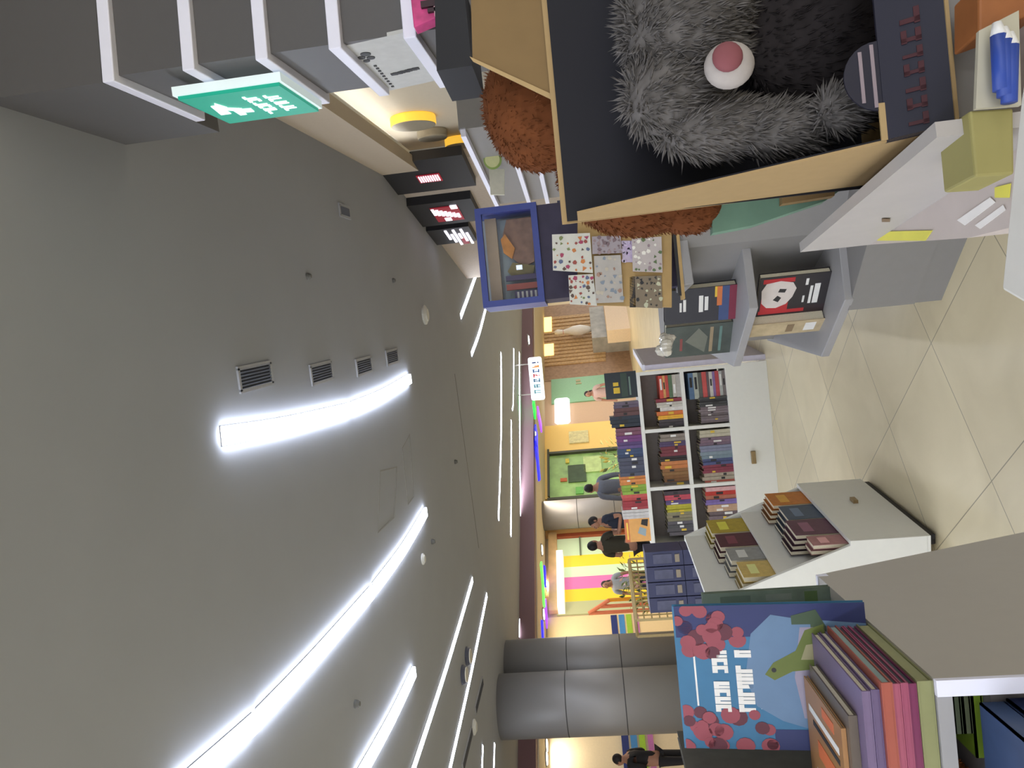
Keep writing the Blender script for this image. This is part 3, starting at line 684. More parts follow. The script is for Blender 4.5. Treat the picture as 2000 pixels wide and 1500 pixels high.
for k, (p0, p1, l, mk) in enumerate(panels):
    q0, q1 = bpt(*p0), bpt(*p1); s0_, s1_ = ds(q0), ds(q1); zlow = bpt((917, 932, 925)[k], (p0[1]+p1[1])/2).z
    t = thing('shop_fascia', l, 'shop sign', bq((s0_+s1_)/2, zlow), 'black shop fascias')
    MB().slab([bq(s0_, zlow, .02), bq(s1_, zlow, .02), bq(s1_, CEIL, .02), bq(s0_, CEIL, .02)], nb*.1).build('panel', black_m, t)
    xa, xb, ya, yb = mk[0]; mb = MB(); mr = MB()
    za, zb3 = bpt(xa, (ya+yb)/2).z, bpt(xb, (ya+yb)/2).z; sa, sb_ = ds(bpt((xa+xb)/2, ya)), ds(bpt((xa+xb)/2, yb))
    def g4(u0, v0, u1, v1, M_, o=.035): M_.slab([bq(sa+(sb_-sa)*u0, za+(zb3-za)*v0, o), bq(sa+(sb_-sa)*u1, za+(zb3-za)*v0, o), bq(sa+(sb_-sa)*u1, za+(zb3-za)*v1, o), bq(sa+(sb_-sa)*u0, za+(zb3-za)*v1, o)], nb*.012)
    if k == 0:
        for i in range(9): g4(.1, i*.11, .8, i*.11+.055, mb)
        g4(.0, -.08, .95, 1.02, mr, .028)
    elif k == 1:
        for i in range(7): g4(.1+i*.07, i*.14, .5+i*.05, i*.14+.11, mb)
        g4(.75, .3, .95, .55, mb); g4(0, .75, .2, 1, mb); g4(.05, -.02, 1.0, 1.02, mr, .028)
    else:
        for i in range(6): g4(.05+(i % 2)*.25, i*.17, .6+(i % 3)*.2, i*.17+.11, mb)
        g4(.6, .5, 1, .75, mr, .028)
    mb.build('lettering', wl_m, t); mr.build('letter_backing', red_m, t)

# -------------------------------------------------------------- gray gondola
C0, C1 = G(1840, 588, 0), G(1887, 475, 0)
cdv = (C1-C0).normalized()
ZS = (.372, .712, .965)
def zc(k): return ZS[k]
back = Vector((.16, 1.3, 0)); axd = back.normalized()
t = thing('gondola', 'grey free standing shelf gondola with chamfered corner and angled shelves', 'shelving', (.6, 3.3, 0))
basep = [C0, C0+cdv*.62, C0+cdv*.62+axd*1.5+Vector((.3, 0, 0)), C0+axd*1.35]
MB().prism([(p.x, p.y) for p in basep], .1, .345).build('base_cabinet', gray_m, t)
kb = [C0+Vector((.004, .004, 0)), C0+cdv*.62+Vector((.003, .003, 0)), C0+cdv*.62+axd*1.5+Vector((.29, 0, 0)), C0+axd*1.35]
MB().prism([(p.x, p.y) for p in kb], 0, .098).build('plinth', gray_m, t)
shelf_px = [[(1635, 450), (1650, 587), (1604, 697)], [(1447, 470), (1464, 603), (1432, 716)], [(1316, 480), (1337, 560), (1312, 640)]]
# common footprint taken at the lowest shelf
f0 = [G(x, y, ZS[0]) for x, y in shelf_px[0]]
K, S1, S2 = f0[0], f0[1], f0[2]
for k, z in enumerate(ZS):
    pts = [G(x, y, z) for x, y in shelf_px[k]]
    if k == 2: pts = [Vector((K.x, K.y, z)), G(1338, 556, z), G(1322, 572, z)]
    poly = [pts[0]+Vector((.25, .05, 0)), pts[0], pts[1], pts[2], pts[2]+axd*(.95 if k < 2 else .5), pts[2]+axd*.95+Vector((.5, 0, 0))]
    MB().prism([(p.x, p.y) for p in poly], z-.034, z).build('shelf', gray2_m, t, bevel=.003)
    if k == 1: MIDS = pts
    if k == 0: LOWS = pts
# core panels
core = [Vector((K.x, K.y, 0))+Vector((.0, .03, 0)), Vector((K.x, K.y, 0))+cdv*.55+Vector((.03, .1, 0)), Vector((K.x, K.y, 0))+axd*1.1+Vector((.42, 0, 0)), Vector((S2.x+.12, S2.y+.8, 0))]
MB().prism([(p.x, p.y) for p in core], .345, .963).build('core', gray_m, t)

# books of the gondola
def book(corner, right, up, depth_dir, w, h, th, cov, label, art=None, group=None, pages=page_m, name='book'):
    """hard cover book: corner = lower left of its front cover, right/up unit vectors of the cover, depth_dir = into the book; spine at left"""
    r_, u_, d_ = Vector(right).normalized(), Vector(up).normalized(), Vector(depth_dir).normalized(); c = Vector(corner)
    t = thing(name, label, 'book', c+r_*w/2+d_*th/2, group)
    e = min(.003, th*.12); mb = MB()
    mb.slab([c, c+r_*w, c+r_*w+u_*h, c+u_*h], d_*e)
    o = c+d_*(th-e); mb.slab([o, o+r_*w, o+r_*w+u_*h, o+u_*h], d_*e)
    mb.slab([c+d_*e, c+d_*e+r_*e, c+d_*e+r_*e+u_*h, c+d_*e+u_*h], d_*(th-2*e))
    mats = [cov]
    if art:
        for k, (poly, mt) in enumerate(art):
            if mt not in mats: mats.append(mt)
            mb.slab([c+r_*(p[0]*w)+u_*(p[1]*h)-d_*(.0002*(k % 7+1)) for p in poly], -d_*.0002, mats.index(mt))
    mb.build('cover', mats, t)
    g = .004 if min(w, h) > .1 else .002
    q0 = c+d_*e+r_*e+u_*g
    MB().slab([q0, q0+r_*(w-e-g), q0+r_*(w-e-g)+u_*(h-2*g), q0+u_*(h-2*g)], d_*(th-2*e)).build('pages', pages, t)
    return t
def rc(x0, y0, x1, y1): return [(x0, y0), (x1, y0), (x1, y1), (x0, y1)]
white_ink = mat('ink_white', (222, 220, 214), .6); dark_ink = mat('ink_dark', (46, 44, 44), .6); red_ink = mat('ink_red', (176, 44, 48), .6); yel_ink = mat('ink_yellow', (214, 180, 60), .6)
navy_cov = mat('cover_black_navy', (40, 40, 48), .4); gg_cov = mat('cover_grey_green', (76, 82, 76), .4, noise=.2, scale=14)
kv = Vector((.68, -.73, 0)).normalized()
# upper pair on the middle shelf: covers face the aisle, thick page edges visible
zz = ZS[1]
def gbook(pl, pr, ztop, zbase, th, cov, label, art=None):
    """pl, pr: picture points on the shelf (lower left / lower right of the cover)"""
    a_, b_ = G(pl[0], pl[1], zbase), G(pr[0], pr[1], zbase); r_ = (b_-a_); w_ = r_.length; r_.normalize()
    d_ = Vector((-r_.y, r_.x, 0))
    h_ = W(ztop, (pl[1]+pr[1])/2, ((a_+b_)/2).xy, math.degrees(math.atan2(r_.x, r_.y))).z-zbase
    return book(a_, r_, (0, 0, 1), d_, w_, h_, th, cov, label, art)
gbook((1436, 622), (1440, 555), 1298, zz, .04, navy_cov, 'black and navy book on the upper gondola shelf, colour band at its foot',
      [(rc(.35, .70, .7, .74), white_ink), (rc(.35, .76, .62, .79), white_ink), (rc(.3, .46, .78, .52), white_ink), (rc(.34, .39, .74, .44), white_ink), (rc(0, 0, 1, .1), mat('foot_red', (120, 40, 60), .5)), (rc(0, .1, 1, .24), mat('foot_blue', (60, 76, 116), .5)), (rc(.45, .2, 1, .27), mat('foot_orange', (196, 110, 60), .5)), (rc(.7, .24, 1, .3), yel_ink)])
gbook((1425, 688), (1432, 628), 1300, zz, .05, gg_cov, 'dim grey green book left of the black one on the upper gondola shelf',
      [(rc(.1, .28, .9, .33), mat('gg_tan', (150, 132, 104), .5)), (rc(.1, .15, .9, .19), mat('gg_teal', (100, 128, 120), .5)), (rc(.2, .74, .6, .78), mat('gg_red', (130, 70, 66), .5)), ([(.1, .4), (.5, .7), (.9, .5), (.6, .36)], mat('gg_pale', (110, 112, 100), .5))])
zz = ZS[0]
gbook((1606, 612), (1625, 530), 1482, zz, .03, mat('cover_black_red', (44, 40, 42), .4), 'black and red book with white figure on the lower gondola shelf',
      [(rc(0, 0, .25, 1), mat('b_dark', (48, 36, 40), .4)), (rc(.12, .3, .2, .97), red_ink), (rc(.2, .55, .5, .95), red_ink), (rc(.86, .5, .96, .95), red_ink), ([(.26, .72), (.34, .58), (.5, .5), (.7, .46), (.84, .52), (.9, .7), (.86, .9), (.7, .96), (.4, .94), (.28, .86)], mat('fig_pale', (208, 198, 190), .6)), ([(.4, .7), (.5, .66), (.56, .72), (.46, .78)], dark_ink), ([(.62, .62), (.7, .6), (.72, .7), (.64, .72)], dark_ink), (rc(.45, .84, .75, .88), dark_ink), (rc(.3, .22, .72, .26), white_ink), (rc(.3, .12, .76, .2), white_ink), (rc(.34, .32, .5, .35), white_ink), (rc(.75, .3, .9, .34), white_ink)])
gbook((1600, 646), (1612, 622), 1470, zz, .12, mat('cover_sand', (182, 164, 130), .6, noise=.2, scale=20), 'thick sand coloured book leaning left of the black and red book',
      [(rc(.2, .1, .8, .25), white_ink), (rc(.2, .4, .8, .5), mat('sand_brown', (130, 110, 84), .6))])
# clear wrapped bits on top of the gondola
t = thing('wrapped_pack', 'crumpled clear plastic wrapped pack on the grey green book', 'pack', P(1285, 672, 2.95))
mb = MB(); rg = random.Random(2); c = P(1296, 674, 3.0)
for k in range(9): mb.ball(c+Vector((rg.uniform(-.03, .03), rg.uniform(-.02, .02), rg.uniform(-.03, .015))), (rg.uniform(.015, .03), .02, rg.uniform(.015, .03)), 8)
mb.build('plastic_wrap', mat('clear_wrap', (196, 190, 176), .12, noise=.2, scale=40, spec=.9), t)
# sheets of stickers standing in a kraft stand on the gondola top
TOPZ = ZS[2]
t = thing('kraft_stand', 'kraft cardboard stand behind the sticker sheets', 'stand', (.5, 3.1, TOPZ))
kraft = mat('kraft_card', (176, 146, 96), .8, noise=.06)
q0, q1, q2, q3 = P(1128, 395, 2.965), P(1128, 595, 2.965), P(1312, 600, 2.965), P(1312, 395, 2.965)
MB().slab([Vector((q.x, q.y, max(q.z, TOPZ))) for q in (q0, q1, q2, q3)], (0, .02, 0)).build('back', kraft, t)
MB().box((mid(q1, q3).x, 2.965, TOPZ+.006), (abs(q0.x-q1.x), .05, .012)).build('tray', kraft, t)
MB().slab([P(1230, 540, 2.965), P(1242, 540, 2.965), P(1242, 600, 2.965), P(1230, 600, 2.965)], (0, .01, 0)).build('divider', dark_m, t)
tl = P(1298, 500, 2.94)
MB().box((tl.x, 2.95, TOPZ+.012), (abs(P(1298, 430, 2.95).x-P(1298, 590, 2.95).x), .012, .024)).build('front_lip', dark_m, t)
def sheet(px, Y, label, cols, bg, seed):
    rg = random.Random(seed); w4 = [P(x, y, Y) for x, y in px]; t = thing('sticker_sheet', label, 'sticker sheet', mid(w4[2], w4[3]), 'sticker sheets on the gondola')
    mb = MB().slab(w4, (0, .004, 0))
    for i in range(6):
        for j in range(6):
            if rg.random() < .25: continue
            u, v = (i+.5+rg.uniform(-.25, .25))/6, (j+.5+rg.uniform(-.25, .25))/6
            c = (w4[0]*(1-u)+w4[1]*u)*(1-v)+(w4[3]*(1-u)+w4[2]*u)*v
            k = rg.randrange(len(cols)); s_ = rg.uniform(.004, .011); n = rg.randint(3, 6); a0 = rg.random()*6
            mb.slab([c+Vector((math.cos(a0+6.283*q_/n)*s_*rg.uniform(.6, 1.2), -.001, math.sin(a0+6.283*q_/n)*s_*rg.uniform(.6, 1.2))) for q_ in range(n)], (0, -.001, 0), k+1)
    mb.build('printed_card', [bg]+[mat('sticker_%d%d%d' % c_, c_, .5) for c_ in cols], t)
wp = mat('sheet_white', (206, 204, 192), .6)
cs = [(150, 70, 60), (196, 120, 60), (90, 100, 130), (120, 130, 80), (160, 60, 90), (90, 70, 60)]
sheet([(1078, 458), (1080, 528), (1158, 533), (1152, 455)], 2.93, 'white sticker sheet with small coloured figures, upper right of the stand', cs, wp, 1)
sheet([(1110, 538), (1113, 594), (1166, 597), (1158, 535)], 2.94, 'smaller white sticker sheet below left of the coloured figures one', cs, wp, 2)
sheet([(1156, 462), (1157, 496), (1214, 494), (1212, 460)], 2.935, 'lilac grey printed sheet in the middle of the stand', [(120, 100, 104), (150, 130, 130)], mat('sheet_lilac', (160, 150, 154), .6), 3)
sheet([(1160, 500), (1164, 592), (1218, 590), (1212, 498)], 2.935, 'pale grey sheet of printed notes in the middle of the stand', [(160, 128, 110), (130, 140, 150), (190, 180, 160)], mat('sheet_grey', (178, 172, 164), .6), 4)
sheet([(1214, 470), (1216, 512), (1236, 512), (1234, 470)], 2.958, 'small lavender card on the stand', [(200, 186, 210), (190, 170, 200)], mat('card_lavender', (196, 182, 202), .6), 5)
sheet([(1234, 466), (1236, 530), (1294, 532), (1292, 462)], 2.94, 'white sheet with green and mauve patches at the foot of the stand', [(90, 110, 70), (150, 130, 136), (230, 226, 214)], mat('sheet_pale', (186, 176, 172), .6), 6)
sheet([(1240, 540), (1242, 600), (1294, 602), (1292, 538)], 2.958, 'dark spotted sheet at the lower left of the stand', [(40, 40, 42), (190, 190, 160), (60, 56, 50)], mat('sheet_taupe', (130, 116, 96), .6), 7)
# small tan boxes on gondola top to the right
for (x0, y0, x1, y1, Y, m_, l) in ((1135, 385, 1210, 445, 3.3, kraft, 'plain kraft box behind the sticker stand, taller one'), (1215, 388, 1300, 440, 3.25, mat('box_taupe', (160, 148, 122), .7), 'taupe box at the foot of the kraft box')):
    a_, b_ = P(x0, y1, Y), P(x0, y0, Y); zt = a_.z
    MB().slab([(a_.x, Y, TOPZ), (b_.x, Y, TOPZ), (b_.x, Y, zt), (a_.x, Y, zt)], (0, .12, 0)).build('small_box', m_, label=l, cat='box')
# dark boxed games standing behind, blue tones
for k, (y0, y1, xt, c) in enumerate(((392, 404, 1088, (60, 62, 92)), (405, 418, 1062, (66, 62, 104)), (419, 432, 1060, (52, 66, 84)), (433, 449, 1062, (58, 54, 98)), (450, 460, 1062, (36, 44, 66)))):
    a_, b_ = P(xt, y1, 3.45), P(xt, y0, 3.45)
    mb = MB().slab([(a_.x, 3.45, TOPZ), (b_.x, 3.45, TOPZ), (b_.x, 3.45, b_.z), (a_.x, 3.45, b_.z)], (0, .2, 0))
    mb.box(((a_.x+b_.x)/2, 3.446, b_.z-.06), ((b_.x-a_.x)*.4, .006, .05), 0, 1)
    mb.build('boxed_game', [mat('game_%d' % k, c, .4), white_ink], label='dark blue boxed game under the blue frame, %s from left' % ORD[4-k], cat='box', group='boxed games on the gondola')
# blue framed display box with a picture of toys
fw4 = [P(922, 410, 3.1), P(948, 600, 3.1), P(1066, 590, 3.1), P(1045, 393, 3.1)]
x0b, x1b = (fw4[1].x+fw4[2].x)/2, (fw4[0].x+fw4[3].x)/2; z1b = (fw4[0].z+fw4[1].z)/2; z0b = (fw4[2].z+fw4[3].z)/2
t = thing('display_box', 'blue framed toy display box with a clear window, standing over the sticker sheets', 'toy box', ((x0b+x1b)/2, 3.2, z0b))
blue_m = mat('frame_blue', (44, 58, 130), .4)
mb = MB(); fwid = .026
for (xa, xb, za, zb4) in ((x0b, x0b+fwid, z0b, z1b), (x1b-fwid, x1b, z0b, z1b), (x0b+fwid, x1b-fwid, z0b, z0b+fwid), (x0b+fwid, x1b-fwid, z1b-fwid, z1b)):
    mb.slab([(xa, 3.1, za), (xb, 3.1, za), (xb, 3.1, zb4), (xa, 3.1, zb4)], (0, .03, 0))
mb.build('frame', blue_m, t)
inx0, inx1, inz0, inz1 = x0b+fwid, x1b-fwid, z0b+fwid, z1b-fwid
mb = MB().slab([(x0b, 3.3, z0b), (x1b, 3.3, z0b), (x1b, 3.3, z1b), (x0b, 3.3, z1b)], (0, .01, 0))
mb.slab([(x0b, 3.13, z0b), (x0b+.01, 3.13, z0b), (x0b+.01, 3.13, z1b), (x0b, 3.13, z1b)], (0, .17, 0), 1)
mb.slab([(x1b-.01, 3.13, z0b), (x1b, 3.13, z0b), (x1b, 3.13, z1b), (x1b-.01, 3.13, z1b)], (0, .17, 0), 1)
mb.slab([(x0b+.01, 3.13, z0b), (x1b-.01, 3.13, z0b), (x1b-.01, 3.13, z0b+.01), (x0b+.01, 3.13, z0b+.01)], (0, .17, 0), 1)
mb.build('box_body', [mat('box_in', (160, 168, 176), .5), blue_m], t)
MB().slab([(inx0, 3.2, inz1-.05), (inx1, 3.2, inz1-.05), (inx1, 3.2, inz1), (inx0, 3.2, inz1)], (0, .02, 0)).build('header_card', mat('header_brown', (176, 156, 132), .6), t)
wI, hI = inx1-inx0, inz1-inz0
def pic(u0, v0, u1, v1, m_, nm, Y=3.22, poly=None):
    pp = poly or rc(u0, v0, u1, v1); MB().slab([(inx0+u*wI, Y, inz0+v*hI) for u, v in pp], (0, .015, 0)).build(nm, m_, t)
pic(0, 0, 1, .72, mat('toy_teal', (150, 164, 168), .5), 'back_card', 3.26)
pic(0, 0, 0, 0, mat('toy_brown', (140, 108, 88), .6, noise=.3, scale=30), 'toy_figure', poly=[(.45, .05), (.98, .0), (.98, .55), (.8, .66), (.55, .55), (.4, .3)])
pic(0, 0, 0, 0, mat('toy_orange', (206, 138, 64), .6, noise=.3, scale=30), 'toy_flame', 3.2, [(.5, .5), (.62, .42), (.8, .6), (.74, .7), (.58, .66)])
pic(0, 0, 0, 0, mat('toy_olive', (120, 108, 62), .6, noise=.3, scale=30), 'toy_ground', 3.21, [(.28, .1), (.4, .05), (.46, .5), (.36, .62), (.27, .5)])
pic(.24, 0, .30, .66, mat('toy_purple', (70, 58, 92), .5), 'card_band', 3.19); pic(.13, 0, .2, .66, mat('toy_red', (168, 82, 66), .5), 'card_band', 3.19); pic(0, 0, .11, .5, mat('toy_violet', (84, 72, 112), .5), 'card_band', 3.19)
mb = MB()
for k in range(5): mb.slab([(inx0+.02*wI+.0, 3.185, inz0+(.05+k*.09)*hI), (inx0+.1*wI, 3.185, inz0+(.05+k*.09)*hI), (inx0+.1*wI, 3.185, inz0+(.09+k*.09)*hI), (inx0+.02*wI, 3.185, inz0+(.09+k*.09)*hI)], (0, .004, 0))
mb.build('lettering', white_ink, t)
pic(.36, .3, .41, .42, emit('patch_glow', (215, 225, 245), 0.208), 'bright_patch', 3.18)  # small pale patch with a faint glow of its own
gl = bpy.data.materials.new('clear_window'); gl.use_nodes = True; bs = gl.node_tree.nodes['Principled BSDF']
bs.inputs['Base Color'].default_value = (.05, .05, .06, 1); bs.inputs['Roughness'].default_value = .08; bs.inputs['Alpha'].default_value = .07
MB().slab([(inx0, 3.128, inz0), (inx1, 3.128, inz0), (inx1, 3.128, inz1), (inx0, 3.128, inz1)], (0, .001, 0)).build('window', gl, t)
MB().box(((x0b+x1b)/2, 3.2, (TOPZ+z0b)/2), (x1b-x0b-.02, .16, z0b-TOPZ-.001)).build('dark_carton', mat('riser_dark', (52, 46, 66), .6, noise=.2, scale=14), label='dark purple carton under the blue framed display box', cat='carton')
# --------------------------------------------------------------- bookcase
BY = 5.95; xr = P(1240, 728, BY).x; CW = .458; zTop = 1.005; zMid = .652; zLow = .318; TH = .028; DEP = .34
t = thing('bookcase', 'low white bookcase of six compartments with drawer front below', 'bookcase', (xr-CW*1.5, BY+DEP/2, 0))
xl = xr-CW*3-TH
for i in range(4):
    x = xr-i*CW; MB().box((x-TH/2, BY+DEP/2, (zLow+zTop-TH)/2), (TH, DEP, zTop-TH-zLow)).build('upright', white_m, t, bevel=.002)
MB().box(((xl+xr)/2, BY+DEP/2, zTop-TH/2), (xr-xl, DEP, TH)).build('top', white_m, t, bevel=.002)
MB().box(((xl+xr)/2, BY+DEP/2, zMid), (xr-xl-TH*2, DEP-.004, TH)).build('shelf', white_m, t)
MB().box(((xl+xr)/2, BY+DEP/2, (zLow)/2), (xr-xl, DEP, zLow)).build('drawer_front', white_m, t, bevel=.002)
MB().box(((xl+xr)/2, BY+DEP-.012, (zLow+zTop)/2), (xr-xl-.02, .008, zTop-zLow-.02)).build('back_panel', mat('bookcase_back', (150, 140, 134), .7), t)
hd = P(1471, 893, BY); MB().box((hd.x, BY-.012, hd.z), (.1, .024, .035)).build('handle', mat('handle_bronze', (150, 128, 92), .4, metal=.5), t, bevel=.004)
CN = {}
def colname(c):
    r, g, b = c; mx, mn = max(c), min(c)
    if mx < 62: return 'black'
    if mx-mn < 26: return 'dark grey' if mx < 115 else ('grey' if mx < 175 else 'white')
    if r >= g and r >= b:
        if g > .82*r: return 'yellow' if b < .6*r else 'cream'
        if g > .55*r and b < .55*g: return 'orange' if r > 170 else 'brown'
        if b > .75*r: return 'purple' if r < 150 else 'pink'
        if g > .6*r: return 'tan' if r > 140 else 'brown'
        return 'red' if r > 130 else 'dark red'
    if g >= r and g >= b: return 'green' if b < .85*g else 'teal'
    if r > .8*b and g < .85*r: return 'purple'
    return 'navy blue' if mx < 105 else 'blue'
def smallbook(x, y, z, w, d, h, c, label, group, lying=False, mark=None):
    """simple book: box cover with rounded spine facing -y plus page block; x,y,z = left front bottom"""
    mb = MB(); e = min(.0025, w*.15, h*.2)
    cm = mat('cloth_%d_%d_%d' % c, c, .5, noise=.12, scale=40)
    if not lying:
        mb.box((x+w/2, y+.002, z+h/2), (w, .004, h)); mb.box((x+e/2, y+d/2+.002, z+h/2), (e, d-.004, h)); mb.box((x+w-e/2, y+d/2+.002, z+h/2), (e, d-.004, h))
        mb.box((x+w/2, y+d/2, z+h/2), (w-2*e, d-.01, h-.006), 0, 1)
        if mark: mb.box((x+w/2, y-.0006, z+h*random.uniform(.3, .75)), (w*.6, .0012, h*random.uniform(.08, .3)), 0, 2)
    else:
        mb.box((x+w/2, y+.002, z+h/2), (w, .004, h)); mb.box((x+w/2, y+d/2+.002, z+e/2), (w, d-.004, e)); mb.box((x+w/2, y+d/2+.002, z+h-e/2), (w, d-.004, e))
        mb.box((x+w/2, y+d/2, z+h/2), (w-.006, d-.01, h-2*e), 0, 1)
        if mark: mb.box((x+w*random.uniform(.35, .65), y-.0006, z+h/2), (w*random.uniform(.2, .5), .0012, h*.5), 0, 2)
    return mb.build('book', [cm, page_m, mark or page_m], label=label, cat='book', group=group)
def row(specs, z, hmax, yfront, where, group):
    """specs: (y_hi, y_lo, colour, n, height) in picture y, left to right on the shelf = decreasing y"""
    flat = []
    for (y0, y1, c, n, h) in specs:
        xa, xb = P(1300, y1, BY).x, P(1300, y0, BY).x
        for k in range(n): flat.append((xa+(xb-xa)*k/n, (xb-xa)/n, c, h))
    flat.sort()
    for i, (x, w, c, h) in enumerate(flat):
        j = random.uniform(-8, 8) if w < .06 else 0
        cc = tuple(int(max(8, min(245, v+j*random.uniform(.7, 1.3)))) for v in c)
        mk = random.choice([None, white_ink, yel_ink, dark_ink])
        hh = min(hmax, h*random.uniform(.95, 1.03))
        smallbook(x+.0006, yfront+random.uniform(0, .012), z, w-.0012, .2, hh, cc, '%s book %s, %s from its left end' % (colname(c), where, ORD[i]), group, False, mk)
# y0,y1 swapped: world x grows as picture y shrinks
ZT = zTop
row([(778, 790, (96, 84, 100), 2, .2), (790, 806, (104, 72, 70), 2, .2), (806, 828, (40, 48, 56), 3, .235),
     (830, 845, (128, 84, 100), 2, .2), (845, 858, (108, 56, 110), 2, .2), (858, 871, (92, 72, 120), 2, .2), (871, 889, (58, 74, 104), 3, .2),
     (889, 926, (74, 76, 92), 5, .2), (926, 943, (206, 132, 70), 3, .2), (943, 962, (136, 166, 62), 3, .2), (962, 975, (190, 80, 78), 2, .2), (975, 992, (156, 54, 60), 3, .2),
     (992, 1010, (198, 194, 190), 3, .21)], ZT, .26, BY+.02, 'standing on top of the white bookcase', 'books on the bookcase top')
# face out books on the top
book((P(1240, 776, BY).x, BY+.03, ZT), (1, 0, 0), (0, 0, 1), (0, 1, 0), P(1240, 724, BY).x-P(1240, 776, BY).x, .25, .06, mat('cover_dark_teal', (38, 46, 50), .4),
     'dark book with yellow title facing out at the right end of the bookcase top', [(rc(.2, .55, .42, .75), yel_ink), (rc(.48, .58, .62, .75), yel_ink), (rc(.1, .2, .8, .25), mat('ink_mint', (110, 130, 118), .5)), (rc(.05, .3, .95, .5), mat('cover_green_dark', (54, 70, 58), .4))])
book((P(1240, 1060, BY).x, BY+.03, ZT), (1, 0, 0), (0, 0, 1), (0, 1, 0), P(1240, 1012, BY).x-P(1240, 1060, BY).x, .2, .05, mat('cover_orange_pic', (222, 164, 92), .5),
     'orange picture book facing out at the left end of the bookcase top', [(rc(0, .82, 1, 1), mat('pic_red', (206, 112, 70), .5)), ([(.2, .2), (.5, .15), (.6, .4), (.35, .5)], mat('pic_blue', (150, 166, 170), .5)), ([(.6, .1), (.9, .05), (.9, .3), (.7, .35)], dark_ink), (rc(.1, .86, .8, .93), mat('pic_yellow', (240, 196, 80), .5))])
def lying(stack, x0, x1, z, where, group):
    zz = z
    for i, (h, c, inset) in enumerate(stack):
        smallbook(x0+inset, BY+.03, zz, x1-x0-inset*1.3, .22, h-.001, c, '%s book lying flat %s, %s from the bottom' % (colname(c), where, ORD[i]), group, True, random.choice([None, white_ink, dark_ink]))
        zz += h
zA = zMid+TH/2; zB = zLow
# right column, upper cell
lying([(.034, (172, 166, 156), 0), (.03, (186, 178, 164), .004), (.03, (88, 110, 82), 0), (.024, (186, 74, 66), .006), (.02, (204, 150, 90), .002), (.03, (196, 76, 62), 0)], P(1300, 778, BY).x, P(1300, 733, BY).x, zA, 'in the upper right compartment', 'books lying in the upper right compartment')
row([(779, 786, (140, 56, 66), 1, .2), (786, 796, (190, 184, 172), 2, .2), (796, 804, (206, 200, 190), 1, .17), (804, 812, (214, 120, 62), 1, .2), (812, 820, (232, 172, 54), 2, .2), (820, 838, (72, 64, 66), 3, .2)], zA, .29, BY+.03, 'in the upper right compartment', 'books standing in the upper right compartment')
lying([(.025, (120, 110, 106), .0), (.024, (170, 172, 166), .01), (.03, (176, 74, 78), 0), (.02, (130, 104, 152), .006), (.026, (196, 190, 180), .008), (.02, (98, 86, 90), 0), (.036, (190, 84, 80), 0), (.03, (90, 92, 86), .004), (.036, (168, 172, 160), .0), (.04, (86, 112, 142), 0)], P(1380, 778, BY).x, P(1380, 726, BY).x, zB, 'in the lower right compartment', 'books lying in the lower right compartment')
row([(783, 802, (66, 66, 66), 4, .22), (802, 834, (118, 106, 108), 7, .22)], zB, .29, BY+.02, 'in the lower right compartment', 'books standing in the lower right compartment')
row([(850, 864, (140, 128, 116), 2, .2), (864, 874, (84, 68, 100), 2, .2), (874, 893, (112, 48, 56), 3, .2), (893, 903, (52, 44, 44), 2, .21), (903, 918, (190, 118, 66), 2, .21), (918, 944, (132, 92, 52), 4, .2), (944, 952, (90, 84, 78), 1, .2)], zA, .28, BY+.04, 'in the upper middle compartment', 'books in the upper middle compartment')
row([(848, 862, (190, 182, 160), 2, .24), (862, 878, (128, 106, 120), 3, .24), (878, 890, (126, 130, 150), 2, .24), (890, 904, (122, 136, 146), 2, .24), (904, 916, (76, 84, 122), 2, .24), (916, 932, (132, 58, 72), 3, .24), (932, 946, (168, 154, 136), 2, .24), (946, 954, (196, 106, 92), 1, .24)], zB, .29, BY+.02, 'in the lower middle compartment', 'books in the lower middle compartment')
row([(962, 970, (70, 60, 64), 1, .2), (970, 980, (184, 72, 84), 2, .2), (980, 989, (92, 76, 120), 2, .2), (989, 1004, (176, 168, 50), 3, .2), (1004, 1022, (128, 122, 96), 3, .2), (1022, 1050, (82, 78, 82), 4, .2)], zA, .28, BY+.04, 'in the upper left compartment', 'books in the upper left compartment')
row([(960, 968, (208, 168, 164), 1, .24), (968, 976, (188, 60, 52), 1, .24), (976, 984, (170, 104, 84), 1, .24), (984, 994, (122, 102, 160), 2, .24), (994, 1008, (186, 154, 124), 2, .23), (1008, 1040, (110, 96, 100), 4, .22)], zB, .29, BY+.02, 'in the lower left compartment', 'books in the lower left compartment')
# pale partition standing right behind the bookcase
a_, b_ = P(1300, 722, 6.35), P(1300, 600, 7.6)
t = thing('low_partition', 'low pale lavender partition behind the bookcase end', 'partition', (.3, 7, 0))
MB().prism([(xr+.01, BY+.02), (xr+.05, BY+.02), (xr+.22, BY+1.1), (xr+.18, BY+1.1)], 0, .93).build('panel', mat('partition_lav', (205, 200, 214), .5), t)
MB().prism([(xr+.005, BY+.02), (xr+.055, BY+.02), (xr+.225, BY+1.1), (xr+.175, BY+1.1)], .93, .95).build('cap', edge_m, t)

